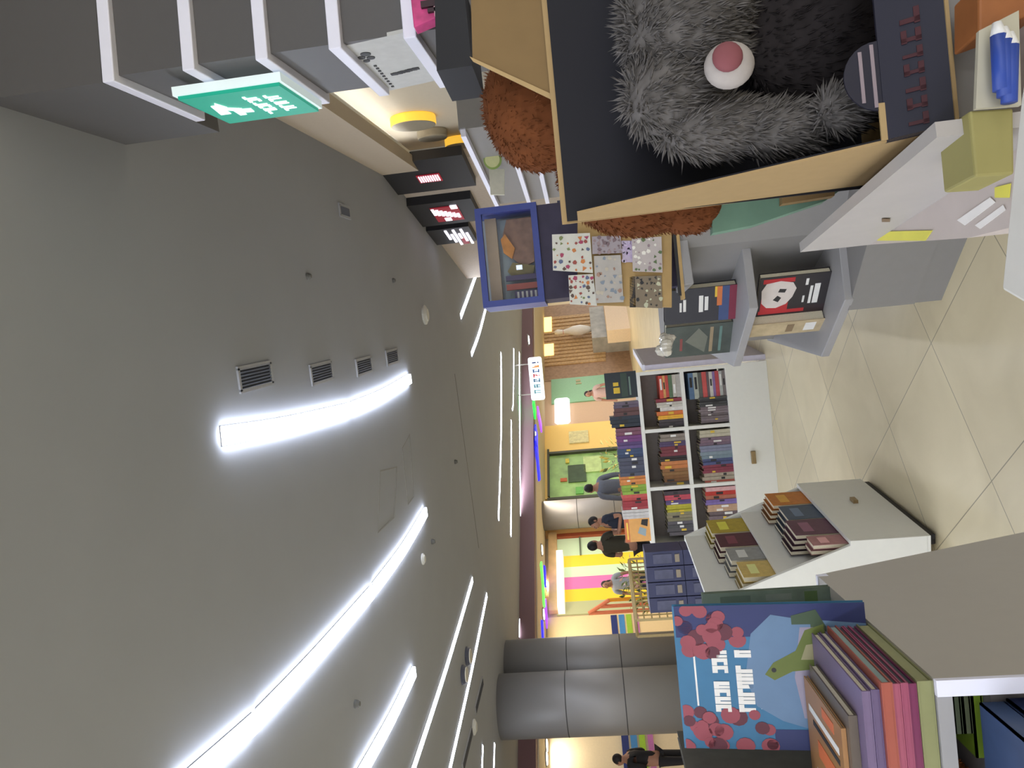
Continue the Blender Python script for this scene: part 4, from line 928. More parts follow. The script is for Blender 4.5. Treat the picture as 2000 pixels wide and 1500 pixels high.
# -------------------------------------------------------- white bin display
FB, FF = P(1835, 1045, 3.2), P(1692, 934, 3.97)   # floor corners of the front (drawer) face
FB.z = FF.z = 0
dv = (FF-FB).normalized(); lf = Vector((-dv.y, dv.x, 0))   # lf: towards the back (left)
t = thing('bin_display', 'white two tier book bin with drawer front and castors', 'book bin', mid(FB, FF))
LN = (FF-FB).length
def bnp(s, b_, z): return FB+dv*s+lf*b_+Vector((0, 0, z))
zf, zm, zk, dm, dk_ = .355, .65, .945, .13, .24
side = [(0, .05), (0, zf), (.02, zf), (dk_, zk), (dk_+.03, zk), (dk_+.03, .05)]
for s_ in (0, LN-.018):
    MB().slab([bnp(s_, b_, z) for b_, z in side], dv*.018).build('side_panel', white_m, t, bevel=.002)
MB().slab([bnp(.018, 0, .05), bnp(LN-.018, 0, .05), bnp(LN-.018, 0, zf), bnp(.018, 0, zf)], lf*.018).build('drawer_front', white_m, t)
MB().slab([bnp(.018, dm, zf-.06), bnp(LN-.018, dm, zf-.06), bnp(LN-.018, dm, zm), bnp(.018, dm, zm)], lf*.016).build('middle_divider', white_m, t)
MB().slab([bnp(.018, dk_, .05), bnp(LN-.018, dk_, .05), bnp(LN-.018, dk_, zk), bnp(.018, dk_, zk)], lf*.018).build('back_panel', white_m, t)
MB().slab([bnp(.018, .018, .31), bnp(LN-.018, .018, .31), bnp(LN-.018, dm, .31), bnp(.018, dm, .31)], (0, 0, -.012)).build('lower_tray', white_m, t)
MB().slab([bnp(.018, dm+.016, .6), bnp(LN-.018, dm+.016, .6), bnp(LN-.018, dk_, .6), bnp(.018, dk_, .6)], (0, 0, -.012)).build('upper_tray', white_m, t)
MB().slab([bnp(0, .0, .05), bnp(LN, 0, .05), bnp(LN, dk_+.03, .05), bnp(0, dk_+.03, .05)], (0, 0, -.012)).build('bottom', white_m, t)
hc = W(1668, 980, (FB.x, FB.y), math.degrees(math.atan2(dv.x, dv.y)))
MB().box(hc-lf*.008, (.016, .05, .022), math.degrees(math.atan2(dv.x, dv.y))).build('handle', mat('handle_bronze', (150, 128, 92), .4, metal=.5), t)
MB().slab([bnp(.03, .008, .008), bnp(LN-.03, .008, .008), bnp(LN-.03, .008, .0495), bnp(.03, .008, .0495)], lf*.02).build('base_rail', dark_m, t)
for s_, b_ in ((.05, .04), (LN-.05, .04), (.05, dk_-.02), (LN-.05, dk_-.02)):
    c = bnp(s_, b_, 0); MB().lathe(c+Vector((0, 0, .019))-lf*.012, [(.019, 0), (.019, .024)], 16, 0, lf).build('castor', dark_m, t)
def binbook(s0, s1, b_, z, h, th, c, label, lean=0, group='books in the bin'):
    cm = mat('cloth_%d_%d_%d' % c, c, .5, noise=.15, scale=40); mb = MB()
    p = [bnp(s0, b_, z), bnp(s1, b_, z), bnp(s1, b_+lean, z+h), bnp(s0, b_+lean, z+h)]
    mb.slab(p, lf*.0015); mb.slab([q+lf*(th-.0015) for q in p], lf*.0015)
    ip = [bnp(s0+.003, b_, z+.003)+lf*.0015, bnp(s1-.003, b_, z+.003)+lf*.0015, bnp(s1-.003, b_+lean, z+h-.003)+lf*.0015, bnp(s0+.003, b_+lean, z+h-.003)+lf*.0015]
    mb.slab(ip, lf*(th-.003), 1)
    w_ = s1-s0
    mb.slab([bnp(s0+w_*.2, b_+lean*.6, z+h*.6)-lf*.0006, bnp(s0+w_*.8, b_+lean*.6, z+h*.6)-lf*.0006, bnp(s0+w_*.8, b_+lean*.8, z+h*.8)-lf*.0006, bnp(s0+w_*.2, b_+lean*.8, z+h*.8)-lf*.0006], lf*.0004, 2)
    mb.build('book', [cm, page_m, mat('mark_%d_%d_%d' % c, tuple(min(230, int(v*1.35+12)) for v in c), .5)], label=label, cat='book', group=group)
# lower tier, from the near end to the far end
for i, (s0, s1, h, c, l) in enumerate([(.03, .13, .2, (170, 120, 120), 'pinkish patterned book at the near end of the bin front tier'), (.15, .33, .24, (98, 62, 78), 'plum coloured book in the bin front tier'), (.34, .52, .22, (72, 86, 104), 'slate blue book in the bin front tier'), (.54, .72, .24, (196, 120, 44), 'orange brown book at the far end of the bin front tier')]):
    for k in range(4 if i else 2):
        cc = tuple(max(20, int(v*(1-.14*k))) for v in c)
        binbook(s0+.004*k, s1-.003*k, .022+k*.026, .31, h*.93*(1-.02*k)+(.012*k), .019, cc, l if k == 0 else '%s book behind the %s, front tier of the bin' % (ORD[k], l.split(' book')[0]+' book'))
for i, (s0, s1, h, c, l) in enumerate([(.04, .2, .2, (206, 178, 104), 'yellow page block book at the near end of the bin rear tier'), (.22, .36, .22, (150, 150, 146), 'pale grey book in the bin rear tier'), (.38, .54, .24, (84, 36, 48), 'maroon book in the bin rear tier'), (.56, .74, .25, (180, 158, 52), 'mustard book at the far end of the bin rear tier')]):
    for k in range(3):
        cc = tuple(max(20, int(v*(1-.16*k))) for v in c)
        binbook(s0+.003*k, s1-.004*k, dm+.02+k*.03, .6, h*.93*(1-.02*k)+(.01*k), .024, cc, l if k == 0 else '%s book behind the %s, rear tier of the bin' % (ORD[k], l.split(' book')[0]+' book'), group='books in the bin rear tier')

# navy boxed sets on a white stand behind the bin
NB = 4.6
nx0, nx1 = P(1300, 1200, NB).x, P(1300, 1078, NB).x; nzt = P(1262, 1110, NB).z
t = thing('display_stand', 'plain white stand carrying the navy boxed books behind the bin', 'stand', ((nx0+nx1)/2, NB+.2, 0))
MB().box(((nx0+nx1)/2, NB+.2, .32), (nx1-nx0, .4, .64)).build('carcass', white_m, t, bevel=.003)
MB().box(((nx0+nx1)/2, NB+.2, .655), (nx1-nx0+.02, .42, .03)).build('top', white_m, t, bevel=.003)
nv = mat('navy_box', (46, 50, 84), .45, noise=.15, scale=12); nv2 = mat('navy_face', (74, 76, 100), .45, noise=.2, scale=20)
wN = (nx1-nx0)/4
for k in range(4):
    for j in range(2):
        zz = .67+j*(nzt-.67)/2; hh3 = (nzt-.67)/2-.003
        mb = MB().box((nx0+wN*(k+.5), NB+.15, zz+hh3/2), (wN-.006, .24, hh3)); mb.box((nx0+wN*(k+.5), NB+.028, zz+hh3*.55), (wN*.6, .006, hh3*.5), 0, 1)
        mb.box((nx0+wN*(k+.5), NB+.0275, zz+hh3*.16), (wN*.5, .006, hh3*.12), 0, 2)
        mb.build('boxed_set', [nv, nv2, mat('box_label_tan', (140, 128, 110), .5)], label='navy blue boxed set in the %s row, %s from left' % (('lower', 'upper')[j], ORD[k]), cat='boxed set', group='navy boxed sets behind the bin')

# ----------------------------------------------- left display with kids' books
TX, TZ = -.45, .93
t = thing('kids_display', 'grey sided display unit carrying the children books, lower left', 'display unit', (-.85, 1.35, 0))
yb0, yb1 = 1.585, 1.585+(.93/.525)*.24
MB().slab([(TX, 1.055, 0), (TX, yb1, 0), (TX, yb0, TZ), (TX, 1.055, TZ)], (-.02, 0, 0)).build('side_panel', mat('gray_side', (178, 172, 162), .5, noise=.015), t)
MB().slab([(TX+.001, 1.047, 0), (TX+.001, 1.055, 0), (TX+.001, 1.055, TZ+.001), (TX+.001, 1.047, TZ+.001)], (-.022, 0, 0)).build('edging', edge_m, t)
MB().slab([(TX+.0008, yb0-.012, TZ-.02), (TX+.0008, yb0+.004, TZ-.02), (TX+.0008, yb0, TZ+.002), (TX+.0008, yb0-.012, TZ+.002)], (-.021, 0, 0)).build('corner_cap', edge_m, t)
MB().box((TX-.02-.5, 1.32, TZ-.011), (1.0, .53, .02)).build('top', gray2_m, t)
MB().box((TX-.02-.5, 1.33, .66), (1.0, .5, .02)).build('shelf', gray2_m, t)
MB().slab([(TX-.02, 1.58, 0.0), (TX-1.02, 1.58, 0), (TX-1.02, 1.58, TZ-.02), (TX-.02, 1.58, TZ-.02)], (0, .018, 0)).build('back_panel', gray_m, t)
MB().box((TX-1.03, 1.32, TZ/2), (.02, .53, TZ)).build('side_panel', gray_m, t)
# big picture book leaning on its neighbours, facing out
pinkA, pinkB = mat('blossom', (145, 71, 81), .6), mat('blossom_dark', (93, 46, 57), .6)
cyan = mat('cover_blue', (54, 109, 145), .5); lav = mat('cover_lav', (145, 137, 152), .5); sky = mat('cover_sky', (96, 123, 152), .5); navyD = mat('cover_deepblue', (40, 48, 95), .5)
grn = mat('lizard_green', (99, 110, 51), .6); grn2 = mat('lizard_dark', (65, 82, 60), .6); belly = mat('lizard_belly', (152, 146, 109), .6)
def blob(cx, cy, rx, ry, n=12, a0=0): return [(cx+rx*math.cos(a0+6.283*k/n), cy+ry*math.sin(a0+6.283*k/n)) for k in range(n)]
art = [(rc(.78, 0, 1, 1), navyD), (rc(0, 0, .14, .4), navyD), ([(.16, .0), (.86, .0), (.9, .2), (.93, .36), (.8, .5), (.5, .56), (.3, .5), (.2, .34), (.14, .15)], sky), ([(.2, .0), (.84, .0), (.84, .18), (.5, .24), (.22, .2)], lav)]
rg = random.Random(11)
for k in range(52):
    side_ = k % 2
    cx = rg.uniform(.66, 1.0) if side_ else rg.uniform(0, .26); cy = rg.uniform(.56 if side_ else .4, 1.0)
    if side_ and cx < .74 and cy < .72: continue
    r_ = rg.uniform(.035, .06); art.append(([(min(1, max(0, p[0])), min(1, max(0, p[1]))) for p in blob(cx, cy, r_, r_*1.1)], pinkA if rg.random() < .8 else pinkB))
for k in range(8):
    u = .26+k*.054
    if k not in (4,): art.append((rc(u, .74, u+.05, .775), white_ink)); art.append((rc(u+.024, .67, u+.05, .76), white_ink))
    if k in (0, 2, 5, 6): art.append((rc(u, .67, u+.046, .695), white_ink))
    if k in (1, 3, 7): art.append((rc(u, .67, u+.018, .74), white_ink))
    if k not in (6,): art.append((rc(u, .585, u+.052, .62), white_ink)); art.append((rc(u, .51, u+.026, .6), white_ink))
    if k in (1, 3, 4, 7): art.append((rc(u+.03, .51, u+.05, .6), white_ink))
art += [(rc(.3, .885, .72, .897), white_ink), (rc(.28, .462, .72, .474), white_ink)]
lz = lambda ps: [(x+.12, y-.05) for x, y in ps]
art += [(rc(.3, .0, .8, .03), mat('branch_brown', (85, 68, 54), .7)), (lz([(.5, .07), (.72, .06), (.84, .12), (.8, .28), (.74, .28), (.74, .16), (.62, .16), (.5, .14)]), grn2),
        (lz([(.44, .1), (.56, .06), (.74, .08), (.7, .2), (.56, .27), (.48, .42), (.4, .48), (.36, .42), (.42, .3)]), grn), (lz([(.5, .1), (.62, .08), (.6, .2), (.5, .24)]), belly), (lz(blob(.43, .42, .016, .016)), dark_ink),
        (lz([(.62, .2), (.7, .36), (.67, .38), (.58, .22)]), grn2), ([(.3, .06), (.4, .12), (.46, .22), (.38, .27), (.28, .2), (.2, .24), (.22, .12)], mat('critter_grey', (71, 67, 62), .7)), ([(.37, .06), (.43, .12), (.41, .2), (.35, .13)], belly)]
art = [([(x, 0 if y <= .001 and k < 6 else min(1, .19+.80*y)) for x, y in p], m_) for k, (p, m_) in enumerate(art)]
ca = Vector((-.70, 1.30, TZ+.003)); upv = Vector((0, .12, 1)).normalized(); dpt = Vector((0, 1, -.12)).normalized()
wB = abs(P(1450, 1190, 1.3).x-P(1450, 1478, 1.3).x); hB = (P(1330, 1330, 1.32).z-TZ)/upv.z
ca.x = P(1450, 1478, 1.3).x
book(ca, (1, 0, 0), upv, dpt, wB, hB, .012, cyan, 'blue picture book with pink blossoms and a green lizard facing out', art, name='picture_book')
# teal spine book edge on right of it
SBY = 1.5; sx1 = P(1500, 1153, SBY).x; szt = P(1372, 1172, SBY).z
book((sx1-.2, SBY, TZ), (1, 0, 0), (0, 0, 1), (0, 1, 0), .2, szt-TZ, .014, mat('cover_sage', (96, 109, 95), .6, noise=.25, scale=25), 'sage green patterned book behind the right edge of the blossom picture book',
     [(rc(.86, .1, .97, .2), mat('sage_leaf', (74, 95, 54), .6)), (rc(.9, .3, .96, .5), mat('sage_pale', (109, 118, 107), .6)), (rc(.9, .62, .96, .86), mat('sage_deep', (78, 92, 79), .6))])
# row of thin books at the left edge behind the big one
for k in range(6):
    x = -.705-k*.016; c = [(76, 74, 68), (93, 90, 71), (65, 65, 63), (85, 82, 74), (99, 95, 74), (62, 65, 65)][k]
    h_ = P(1333, 1470, 1.36).z-TZ-k*.004
    mb = MB(); cm = mat('cloth_%d_%d_%d' % c, c, .5, noise=.2, scale=40)
    mb.box((x, 1.262, TZ+h_/2), (.014, .003, h_)); mb.box((x-.006, 1.36, TZ+h_/2), (.002, .19, h_)); mb.box((x+.006, 1.36, TZ+h_/2), (.002, .19, h_)); mb.box((x, 1.36, TZ+h_/2), (.01, .18, h_-.006), 0, 1)
    mb.build('book', [cm, page_m], label='thin grey book at the left edge of the photo, %s from the picture book' % ORD[k], cat='book', group='thin grey books by the picture book')
tq = [P(1546, 1440, 1.22), P(1546, 1520, 1.22), P(1592, 1520, 1.22), P(1588, 1436, 1.22)]
# stack of flat books; near faces are spines, right faces pages
stk = [(.026, (137, 138, 95), 'pale olive book at the bottom of the stack', 0), (.014, (117, 46, 82), 'dark magenta thin book, second from the stack bottom', .004), (.013, (152, 74, 99), 'pink thin book, third from the stack bottom', .002), (.013, (160, 81, 102), 'pink thin book, fourth from the stack bottom', .003), (.019, (160, 82, 67), 'salmon red book, fifth from the stack bottom', .0), (.015, (99, 84, 117), 'purple book, sixth from the stack bottom', .012), (.015, (113, 96, 127), 'lighter purple book, seventh from the stack bottom', .014), (.016, (98, 87, 76), 'taupe book, eighth from the stack bottom', .06), (.009, (160, 117, 74), 'orange tan picture book topmost on the stack', .085)]
zz = TZ; SX = TX-.004; SY = 1.06
for k, (h, c, l, ins) in enumerate(stk):
    h *= .8
    cm = mat('cloth_%d_%d_%d' % c, c, .35, noise=.05, scale=40)
    x1 = SX-ins; x0 = x1-.27; y0 = SY+ins*.6; y1 = y0+(.235 if k < 7 else .19)
    t = thing('book', l+' by the picture book' if len(l.split()) < 12 else l, 'book', ((x0+x1)/2, (y0+y1)/2, zz), 'stack of flat children books')
    e = .0022
    mb = MB().box(((x0+x1)/2, (y0+y1)/2, zz+e/2), (x1-x0, y1-y0, e)).box(((x0+x1)/2, (y0+y1)/2, zz+h-e/2-.0004), (x1-x0, y1-y0, e)).box(((x0+x1)/2, y0+e/2, zz+h/2-.0002), (x1-x0, e, h-2*e))
    mts = [cm]
    if k == 8:
        mts += [white_ink, dark_ink, mat('pic_red', (206, 112, 70), .5)]
        tz_ = zz+h
        for (u0, u1, v0, v1, mi) in ((.82, .86, .1, .9, 1), (.76, .79, .1, .8, 2), (.6, .7, .2, .7, 3), (.2, .5, .3, .8, 1), (.9, .96, .2, .5, 3)):
            mb.box((x0+(u0+u1)/2*(x1-x0), y0+(v0+v1)/2*(y1-y0), tz_), ((u1-u0)*(x1-x0), (v1-v0)*(y1-y0), .0006), 0, mi)
    else:
        pass
    mb.build('cover', mts, t, bevel=0)
    pg = page_m if k not in (1, 2, 3) else mat('pages_grey', (92, 90, 90), .8)  # darker grey page colour for the three thin books
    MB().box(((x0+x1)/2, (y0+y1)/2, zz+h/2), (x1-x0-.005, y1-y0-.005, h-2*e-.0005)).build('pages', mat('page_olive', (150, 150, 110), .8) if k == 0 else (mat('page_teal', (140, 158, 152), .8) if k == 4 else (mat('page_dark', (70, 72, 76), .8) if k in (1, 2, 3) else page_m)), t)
    zz += h
# dark red book and teal card at the stack's far end
a_, b_ = P(1645, 1206, 1.31), P(1645, 1172, 1.31)
t = thing('book', 'small dark red book upright at the far end of the flat stack', 'book', ((a_.x+b_.x)/2, 1.33, TZ))
x0, x1 = -.447-.03, -.447; zt = P(1606, 1190, 1.31).z
MB().slab([(x0, 1.325, TZ), (x1, 1.325, TZ), (x1, 1.325, TZ+.075), (x0, 1.325, TZ+.075)], (0, .003, 0)).slab([(x1-.003, 1.328, TZ), (x1, 1.328, TZ), (x1, 1.328, TZ+.075), (x1-.003, 1.328, TZ+.075)], (0, .015, 0)).slab([(x0, 1.343, TZ), (x1, 1.343, TZ), (x1, 1.343, TZ+.075), (x0, 1.343, TZ+.075)], (0, .003, 0)).build('cover', mat('cover_darkred', (120, 44, 42), .5, noise=.2, scale=40), t)
MB().slab([(x0+.003, 1.328, TZ+.003), (x1-.003, 1.328, TZ+.003), (x1-.003, 1.328, TZ+.072), (x0+.003, 1.328, TZ+.072)], (0, .015, 0)).build('pages', page_m, t)
cw = zz
mb = MB().slab([(-.80, 1.22, TZ), (-.645, 1.22, TZ), (-.645, 1.22, P(1546, 1470, 1.22).z), (-.80, 1.22, P(1546, 1470, 1.22).z)], (0, .006, 0))
# lower shelf: greens and blues, plus a brown plush
LZ = .67
MB().box((TX-.03-.2, 1.19, LZ+.011+.082), (.4, .2, .164)).build('carton', mat('carton_gray', (120, 114, 114), .7), label='low grey carton under the green books and the brown plush toy', cat='carton')
zz2 = LZ+.176
for k, (c, l, h_, w_) in enumerate([((120, 146, 44), 'bright green', .016, .11), ((84, 90, 66), 'grey green', .013, .075), ((74, 82, 60), 'dark green', .013, .075), ((92, 88, 82), 'brown grey', .012, .07)]):
    xa = TX-.028; cm = mat('cloth_%d_%d_%d' % c, c, .4, noise=.1)
    mb = MB().box((xa-w_/2, 1.2, zz2+.0015), (w_, .18, .003)).box((xa-w_/2, 1.2, zz2+h_-.0025), (w_, .18, .003)).box((xa-w_/2, 1.1115, zz2+h_/2), (w_, .003, h_-.002)).box((xa-w_/2, 1.203, zz2+h_/2), (w_-.006, .174, h_-.008), 0, 1)
    mb.build('book', [cm, page_m], label='%s book lying under the display top beside white edging' % l, cat='book', group='green books on the lower shelf'); zz2 += h_
t = thing('display_ledge', 'low grey ledge carrying blue books in front of the display unit', 'ledge', (-.95, .93, 0))
MB().box((-.97, .925, .31), (.98, .235, .62)).build('body', gray_m, t)
MB().box((-.97, .925, .63), (.99, .245, .02)).build('top', gray2_m, t)
zz2 = .641
for k, (c, l, h_) in enumerate([((52, 66, 104), 'deep blue', .026), ((104, 102, 98), 'lowest grey', .02), ((48, 60, 100), 'lower navy', .022), ((96, 96, 94), 'middle grey', .016), ((56, 72, 108), 'dull blue', .022), ((100, 102, 100), 'upper grey', .018), ((40, 50, 84), 'upper navy', .022), ((64, 82, 116), 'topmost lighter blue', .026)]):
    xa = -.487-.004*(k % 2); cm = mat('cloth_%d_%d_%d' % c, c, .4, noise=.1); w_ = .13; h_ = h_*1.33
    mb = MB().box((xa-w_/2, .95, zz2+.0015), (w_, .24, .003)).box((xa-w_/2, .95, zz2+h_-.0025), (w_, .24, .003)).box((xa-.0015, .95, zz2+h_/2), (.003, .24, h_-.002)).box((xa-w_/2-.003, .95, zz2+h_/2), (w_-.006, .234, h_-.008), 0, 1)
    mb.build('book', [cm, page_m], label='%s book lying in the stack at the lower left corner' % l, cat='book', group='blue books on the ledge'); zz2 += h_
# brown plush on lower shelf at left
def tufted(mb, blobs, n, L, mi=0, seed=1, droop=.4, wid=1.0):
    """fur tufts on the given ellipsoids"""
    rg = random.Random(seed); tot = sum(r[0]*r[1]+r[1]*r[2] for _, r in blobs)
    for c, r in blobs:
        c = Vector(c); k = int(n*(r[0]*r[1]+r[1]*r[2])/tot)
        for _ in range(k):
            d = Vector((rg.gauss(0, 1), rg.gauss(0, 1), rg.gauss(0, 1))).normalized(); p = c+Vector((d.x*r[0], d.y*r[1], d.z*r[2]))
            skip = False
            for c2, r2 in blobs:
                if c2 is not None and (Vector(c2)-c).length > 1e-6:
                    q = p-Vector(c2)
                    if (q.x/r2[0])**2+(q.y/r2[1])**2+(q.z/r2[2])**2 < .8: skip = True; break
            if skip: continue
            nrm = Vector((d.x/r[0], d.y/r[1], d.z/r[2])).normalized()
            dn = Vector((0, 0, -1)); dn = dn-nrm*dn.dot(nrm)
            dr = (nrm*.5+dn*droop*1.6+Vector((rg.gauss(0, .2), rg.gauss(0, .2), rg.gauss(0, .2)))).normalized()
            s = dr.orthogonal().normalized(); s = (Matrix.Rotation(rg.random()*6.28, 3, dr) @ s)
            l = L*rg.uniform(.6, 1.3); w_ = L*rg.uniform(.16, .3)*wid; s2 = dr.cross(s)
            b_ = p-nrm*L*.15; o = dr*l*.5
            mb.add([b_+s*w_*.5, b_-s*w_*.25+s2*w_*.43, b_-s*w_*.25-s2*w_*.43, b_+o+s*w_*.5, b_+o-s*w_*.25+s2*w_*.43, b_+o-s*w_*.25-s2*w_*.43, b_+dr*l],
                   [(0, 1, 4, 3), (1, 2, 5, 4), (2, 0, 3, 5), (3, 4, 6), (4, 5, 6), (5, 3, 6)], mi)
brownf = mat('plush_brown', (120, 70, 36), .95, noise=.3, scale=40, spec=.1)
t = thing('plush_toy', 'brown plush toy on the lower shelf at the bottom left edge', 'plush toy', (-.66, 1.19, LZ+.175))
bl = [(Vector((-.66, 1.19, LZ+.206)), (.04, .05, .035)), (Vector((-.66, 1.14, LZ+.2)), (.028, .03, .026))]
mb = MB()
for c, r in bl: mb.ball(c, r, 20)
tufted(mb, bl, 900, .006, seed=5, wid=1.6)
mb.build('body', brownf, t)
MB().ball((-.64, 1.125, LZ+.205), (.005, .005, .005), 8).ball((-.67, 1.115, LZ+.205), (.006, .005, .006), 8).build('eyes', dark_m, t)

# -------------------------------------------------------------- plush bear box
YF, YB = .645, .85
fbl = P(1875, 245, YF); bbl = P(1700, 362, YB); ztop = P(1128, 425, .83).z; zbt = fbl.z
XL = fbl.x; XR = XL+.36
navy_in = mat('box_navy', (11, 10, 20), .7, noise=.05); tan = mat('box_tan', (158, 132, 90), .75, noise=.04, scale=60); tan2 = mat('box_tan_edge', (170, 144, 100), .75)
t = thing('bear_box', 'open tan and navy cardboard display box holding the grey plush bear', 'box', ((XL+XR)/2, (YF+YB)/2, zbt))
tl = P(1130, 430, .838); tf = P(1130, 417, .812)
bl0, bl1 = Vector((XL, YF, zbt)), Vector((bbl.x, YB, zbt)); tl0, tl1 = Vector((tf.x, .812, ztop)), Vector((tl.x, YB-.004, ztop))
mb = MB().slab([bl0, bl1, tl1, tl0], (.0025, 0, 0), 0, 0); mb.build('side_flap', tan, t)
MB().slab([bl0+Vector((.0027, .001, 0)), bl1+Vector((.0027, 0, 0)), tl1+Vector((.0027, 0, 0)), tl0+Vector((.0027, .001, 0))], (.0015, 0, 0)).build('side_lining', navy_in, t)
MB().slab([(XL, YB-.002, zbt), (XR, YB-.002, zbt), (XR, YB-.002, ztop+.012), (tl.x+.002, YB-.002, ztop+.012)], (0, -.002, 0)).build('back_lining', navy_in, t)
MB().slab([(bbl.x, YB, zbt), (XR, YB, zbt), (XR, YB, ztop+.018), (tl.x, YB, ztop+.018)], (0, .003, 0)).build('back', tan, t)
MB().slab([(XL, YF, zbt), (XR, YF, zbt), (XR, YB, zbt), (bbl.x, YB, zbt)], (0, 0, .003)).build('bottom', tan, t)
# front lip in the slanted front plane
sl = (tl0-bl0); lipT = bl0+sl*((P(1712, 262, .69).z-zbt)/sl.z)
MB().slab([bl0, Vector((XR, YF, zbt)), Vector((XR, lipT.y, lipT.z)), lipT+Vector((0, 0, 0))], (0, .003, 0)).build('front_lip', [mat('lip_navy', (27, 26, 40), .55, noise=.05)], t)
MB().slab([lipT+Vector((.002, -.0006, -.003)), lipT+Vector((.034, -.0006, -.003)), lipT+Vector((.034, -.0006, .004)), lipT+Vector((.002, -.0006, .004))], (0, .002, 0)).build('lip_edge', tan2, t)
mb = MB(); 
def lp(u, v): return bl0+Vector((u, 0, 0))+(lipT-bl0)*v-Vector((lipT.x-bl0.x, 0, 0))*v+Vector((0, -.0008, 0))
rg = random.Random(4); u = .008
for k in range(7):
    w_ = rg.uniform(.009, .014)
    mb.slab([lp(u, .40), lp(u+w_, .40), lp(u+w_, .48), lp(u, .48)], (0, -.0004, 0)); mb.slab([lp(u+w_*.1, .4), lp(u+w_*.4, .4), lp(u+w_*.4, .68), lp(u+w_*.1, .68)], (0, -.0004, 0))
    if k % 2: mb.slab([lp(u, .6), lp(u+w_, .6), lp(u+w_, .68), lp(u, .68)], (0, -.0004, 0))
    u += w_+.004
mb.build('lettering', mat('lip_red', (62, 20, 26), .6), t)
# rounded tab with two pale lines
tc = lp(.058, 1.0); mb = MB().slab([tc+Vector((.03*math.cos(a), .0015, .03*math.sin(a))) for a in [math.pi*k/14 for k in range(15)]], (0, .002, 0)); mb.build('tab', mat('lip_navy', (27, 26, 40), .55), t)
MB().slab([tc+Vector((-.027, .0005, .004)), tc+Vector((.027, .0005, .004)), tc+Vector((.027, .0005, .007)), tc+Vector((-.027, .0005, .007))], (0, .0008, 0)).slab([tc+Vector((-.022, .0005, .014)), tc+Vector((.022, .0005, .014)), tc+Vector((.022, .0005, .017)), tc+Vector((-.022, .0005, .017))], (0, .0008, 0)).build('tab_lines', mat('tab_pale', (140, 126, 130), .6), t)
# tall top flap, its tan darkened to paint in the blocked light
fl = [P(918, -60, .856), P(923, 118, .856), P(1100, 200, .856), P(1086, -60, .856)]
MB().slab(fl, (0, .003, 0)).build('top_flap', mat('flap_tan_shaded', (122, 98, 62), .8, noise=.05), t)
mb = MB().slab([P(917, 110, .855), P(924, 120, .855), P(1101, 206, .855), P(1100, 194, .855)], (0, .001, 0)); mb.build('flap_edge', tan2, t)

# grey bear
t = thing('plush_bear', 'shaggy grey plush bear with white snout and pink nose inside the navy box', 'plush toy', (.27, .7, zbt+.004))
greyf = mat('plush_grey', (100, 96, 93), .95, noise=.25, scale=60, spec=.1)
def bb(x, y, Y, rx, ry, rz): return (P(x, y, Y), (rx, ry, rz))
bl = [bb(1335, 40, .765, .075, .052, .062), bb(1310, 185, .76, .046, .036, .046), bb(1410, 252, .755, .028, .03, .06), bb(1530, 252, .75, .024, .028, .05), bb(1650, 212, .725, .022, .022, .026), bb(1300, -120, .76, .05, .035, .05)]
mb = MB()
for c, r in bl: mb.ball(c, r, 24)
tufted(mb, bl, 9000, .017, seed=9, droop=.5, wid=.6)
mb.build('body', greyf, t, smooth=True)
bl2 = [bb(1590, 45, .79, .082, .03, .082)]  # belly fur coloured darker to paint in the deep shade there
mb = MB()
for c, r in bl2: mb.ball(c, r, 24)
tufted(mb, bl2, 2500, .013, seed=19, droop=.5, wid=.6)
mb.build('belly', mat('plush_grey_shaded', (44, 40, 40), .95, noise=.2, scale=60, spec=.1), t, smooth=True)['label'] = 'grey belly fur darkened for deep shade'
sn = P(1424, 128, .70)
MB().ball(sn, (.021, .018, .0225), 24).build('snout', mat('snout_white', (164, 156, 150), .9, noise=.08, scale=80), t, smooth=True)
ns = P(1421, 111, .683); MB().ball(ns, (.0135, .008, .0135), 20).build('nose', mat('nose_pink', (124, 70, 74), .8), t, smooth=True)
# the brown plush behind
t = thing('plush_bear', 'orange brown plush bear peeking out behind the tan flap', 'plush toy', (.3, .98, 1.04))
bl = [bb(1050, 205, .95, .085, .06, .07), bb(1020, 190, .95, .05, .05, .045), bb(1345, 405, 1.0, .036, .034, .045), bb(1250, 330, 1.0, .09, .06, .11)]
mb = MB()
for c, r in bl: mb.ball(c, r, 24)
tufted(mb, bl, 7000, .006, seed=12, wid=.9)
mb.build('body', mat('plush_orange', (98, 56, 30), .9, noise=.2, scale=50, spec=.15), t)
# green card tray under it
mb = MB().slab([P(1392, 455, .985), P(1390, 300, .985), P(1750, 250, .985), P(1700, 330, .985), P(1612, 392, .985), P(1470, 440, .985)], (0, .02, 0))
mb.build('green_card', mat('card_green', (104, 136, 116), .6, noise=.1), label='sage green card base under the brown plush bear', cat='card')
mb = MB().slab([P(1528, 398, .968), P(1528, 340, .968), P(1632, 335, .968), P(1630, 382, .968)], (0, .015, 0))
mb.build('card_strip', mat('strip_brown', (130, 104, 66), .7), label='narrow brown card strip left of the tan box', cat='card')

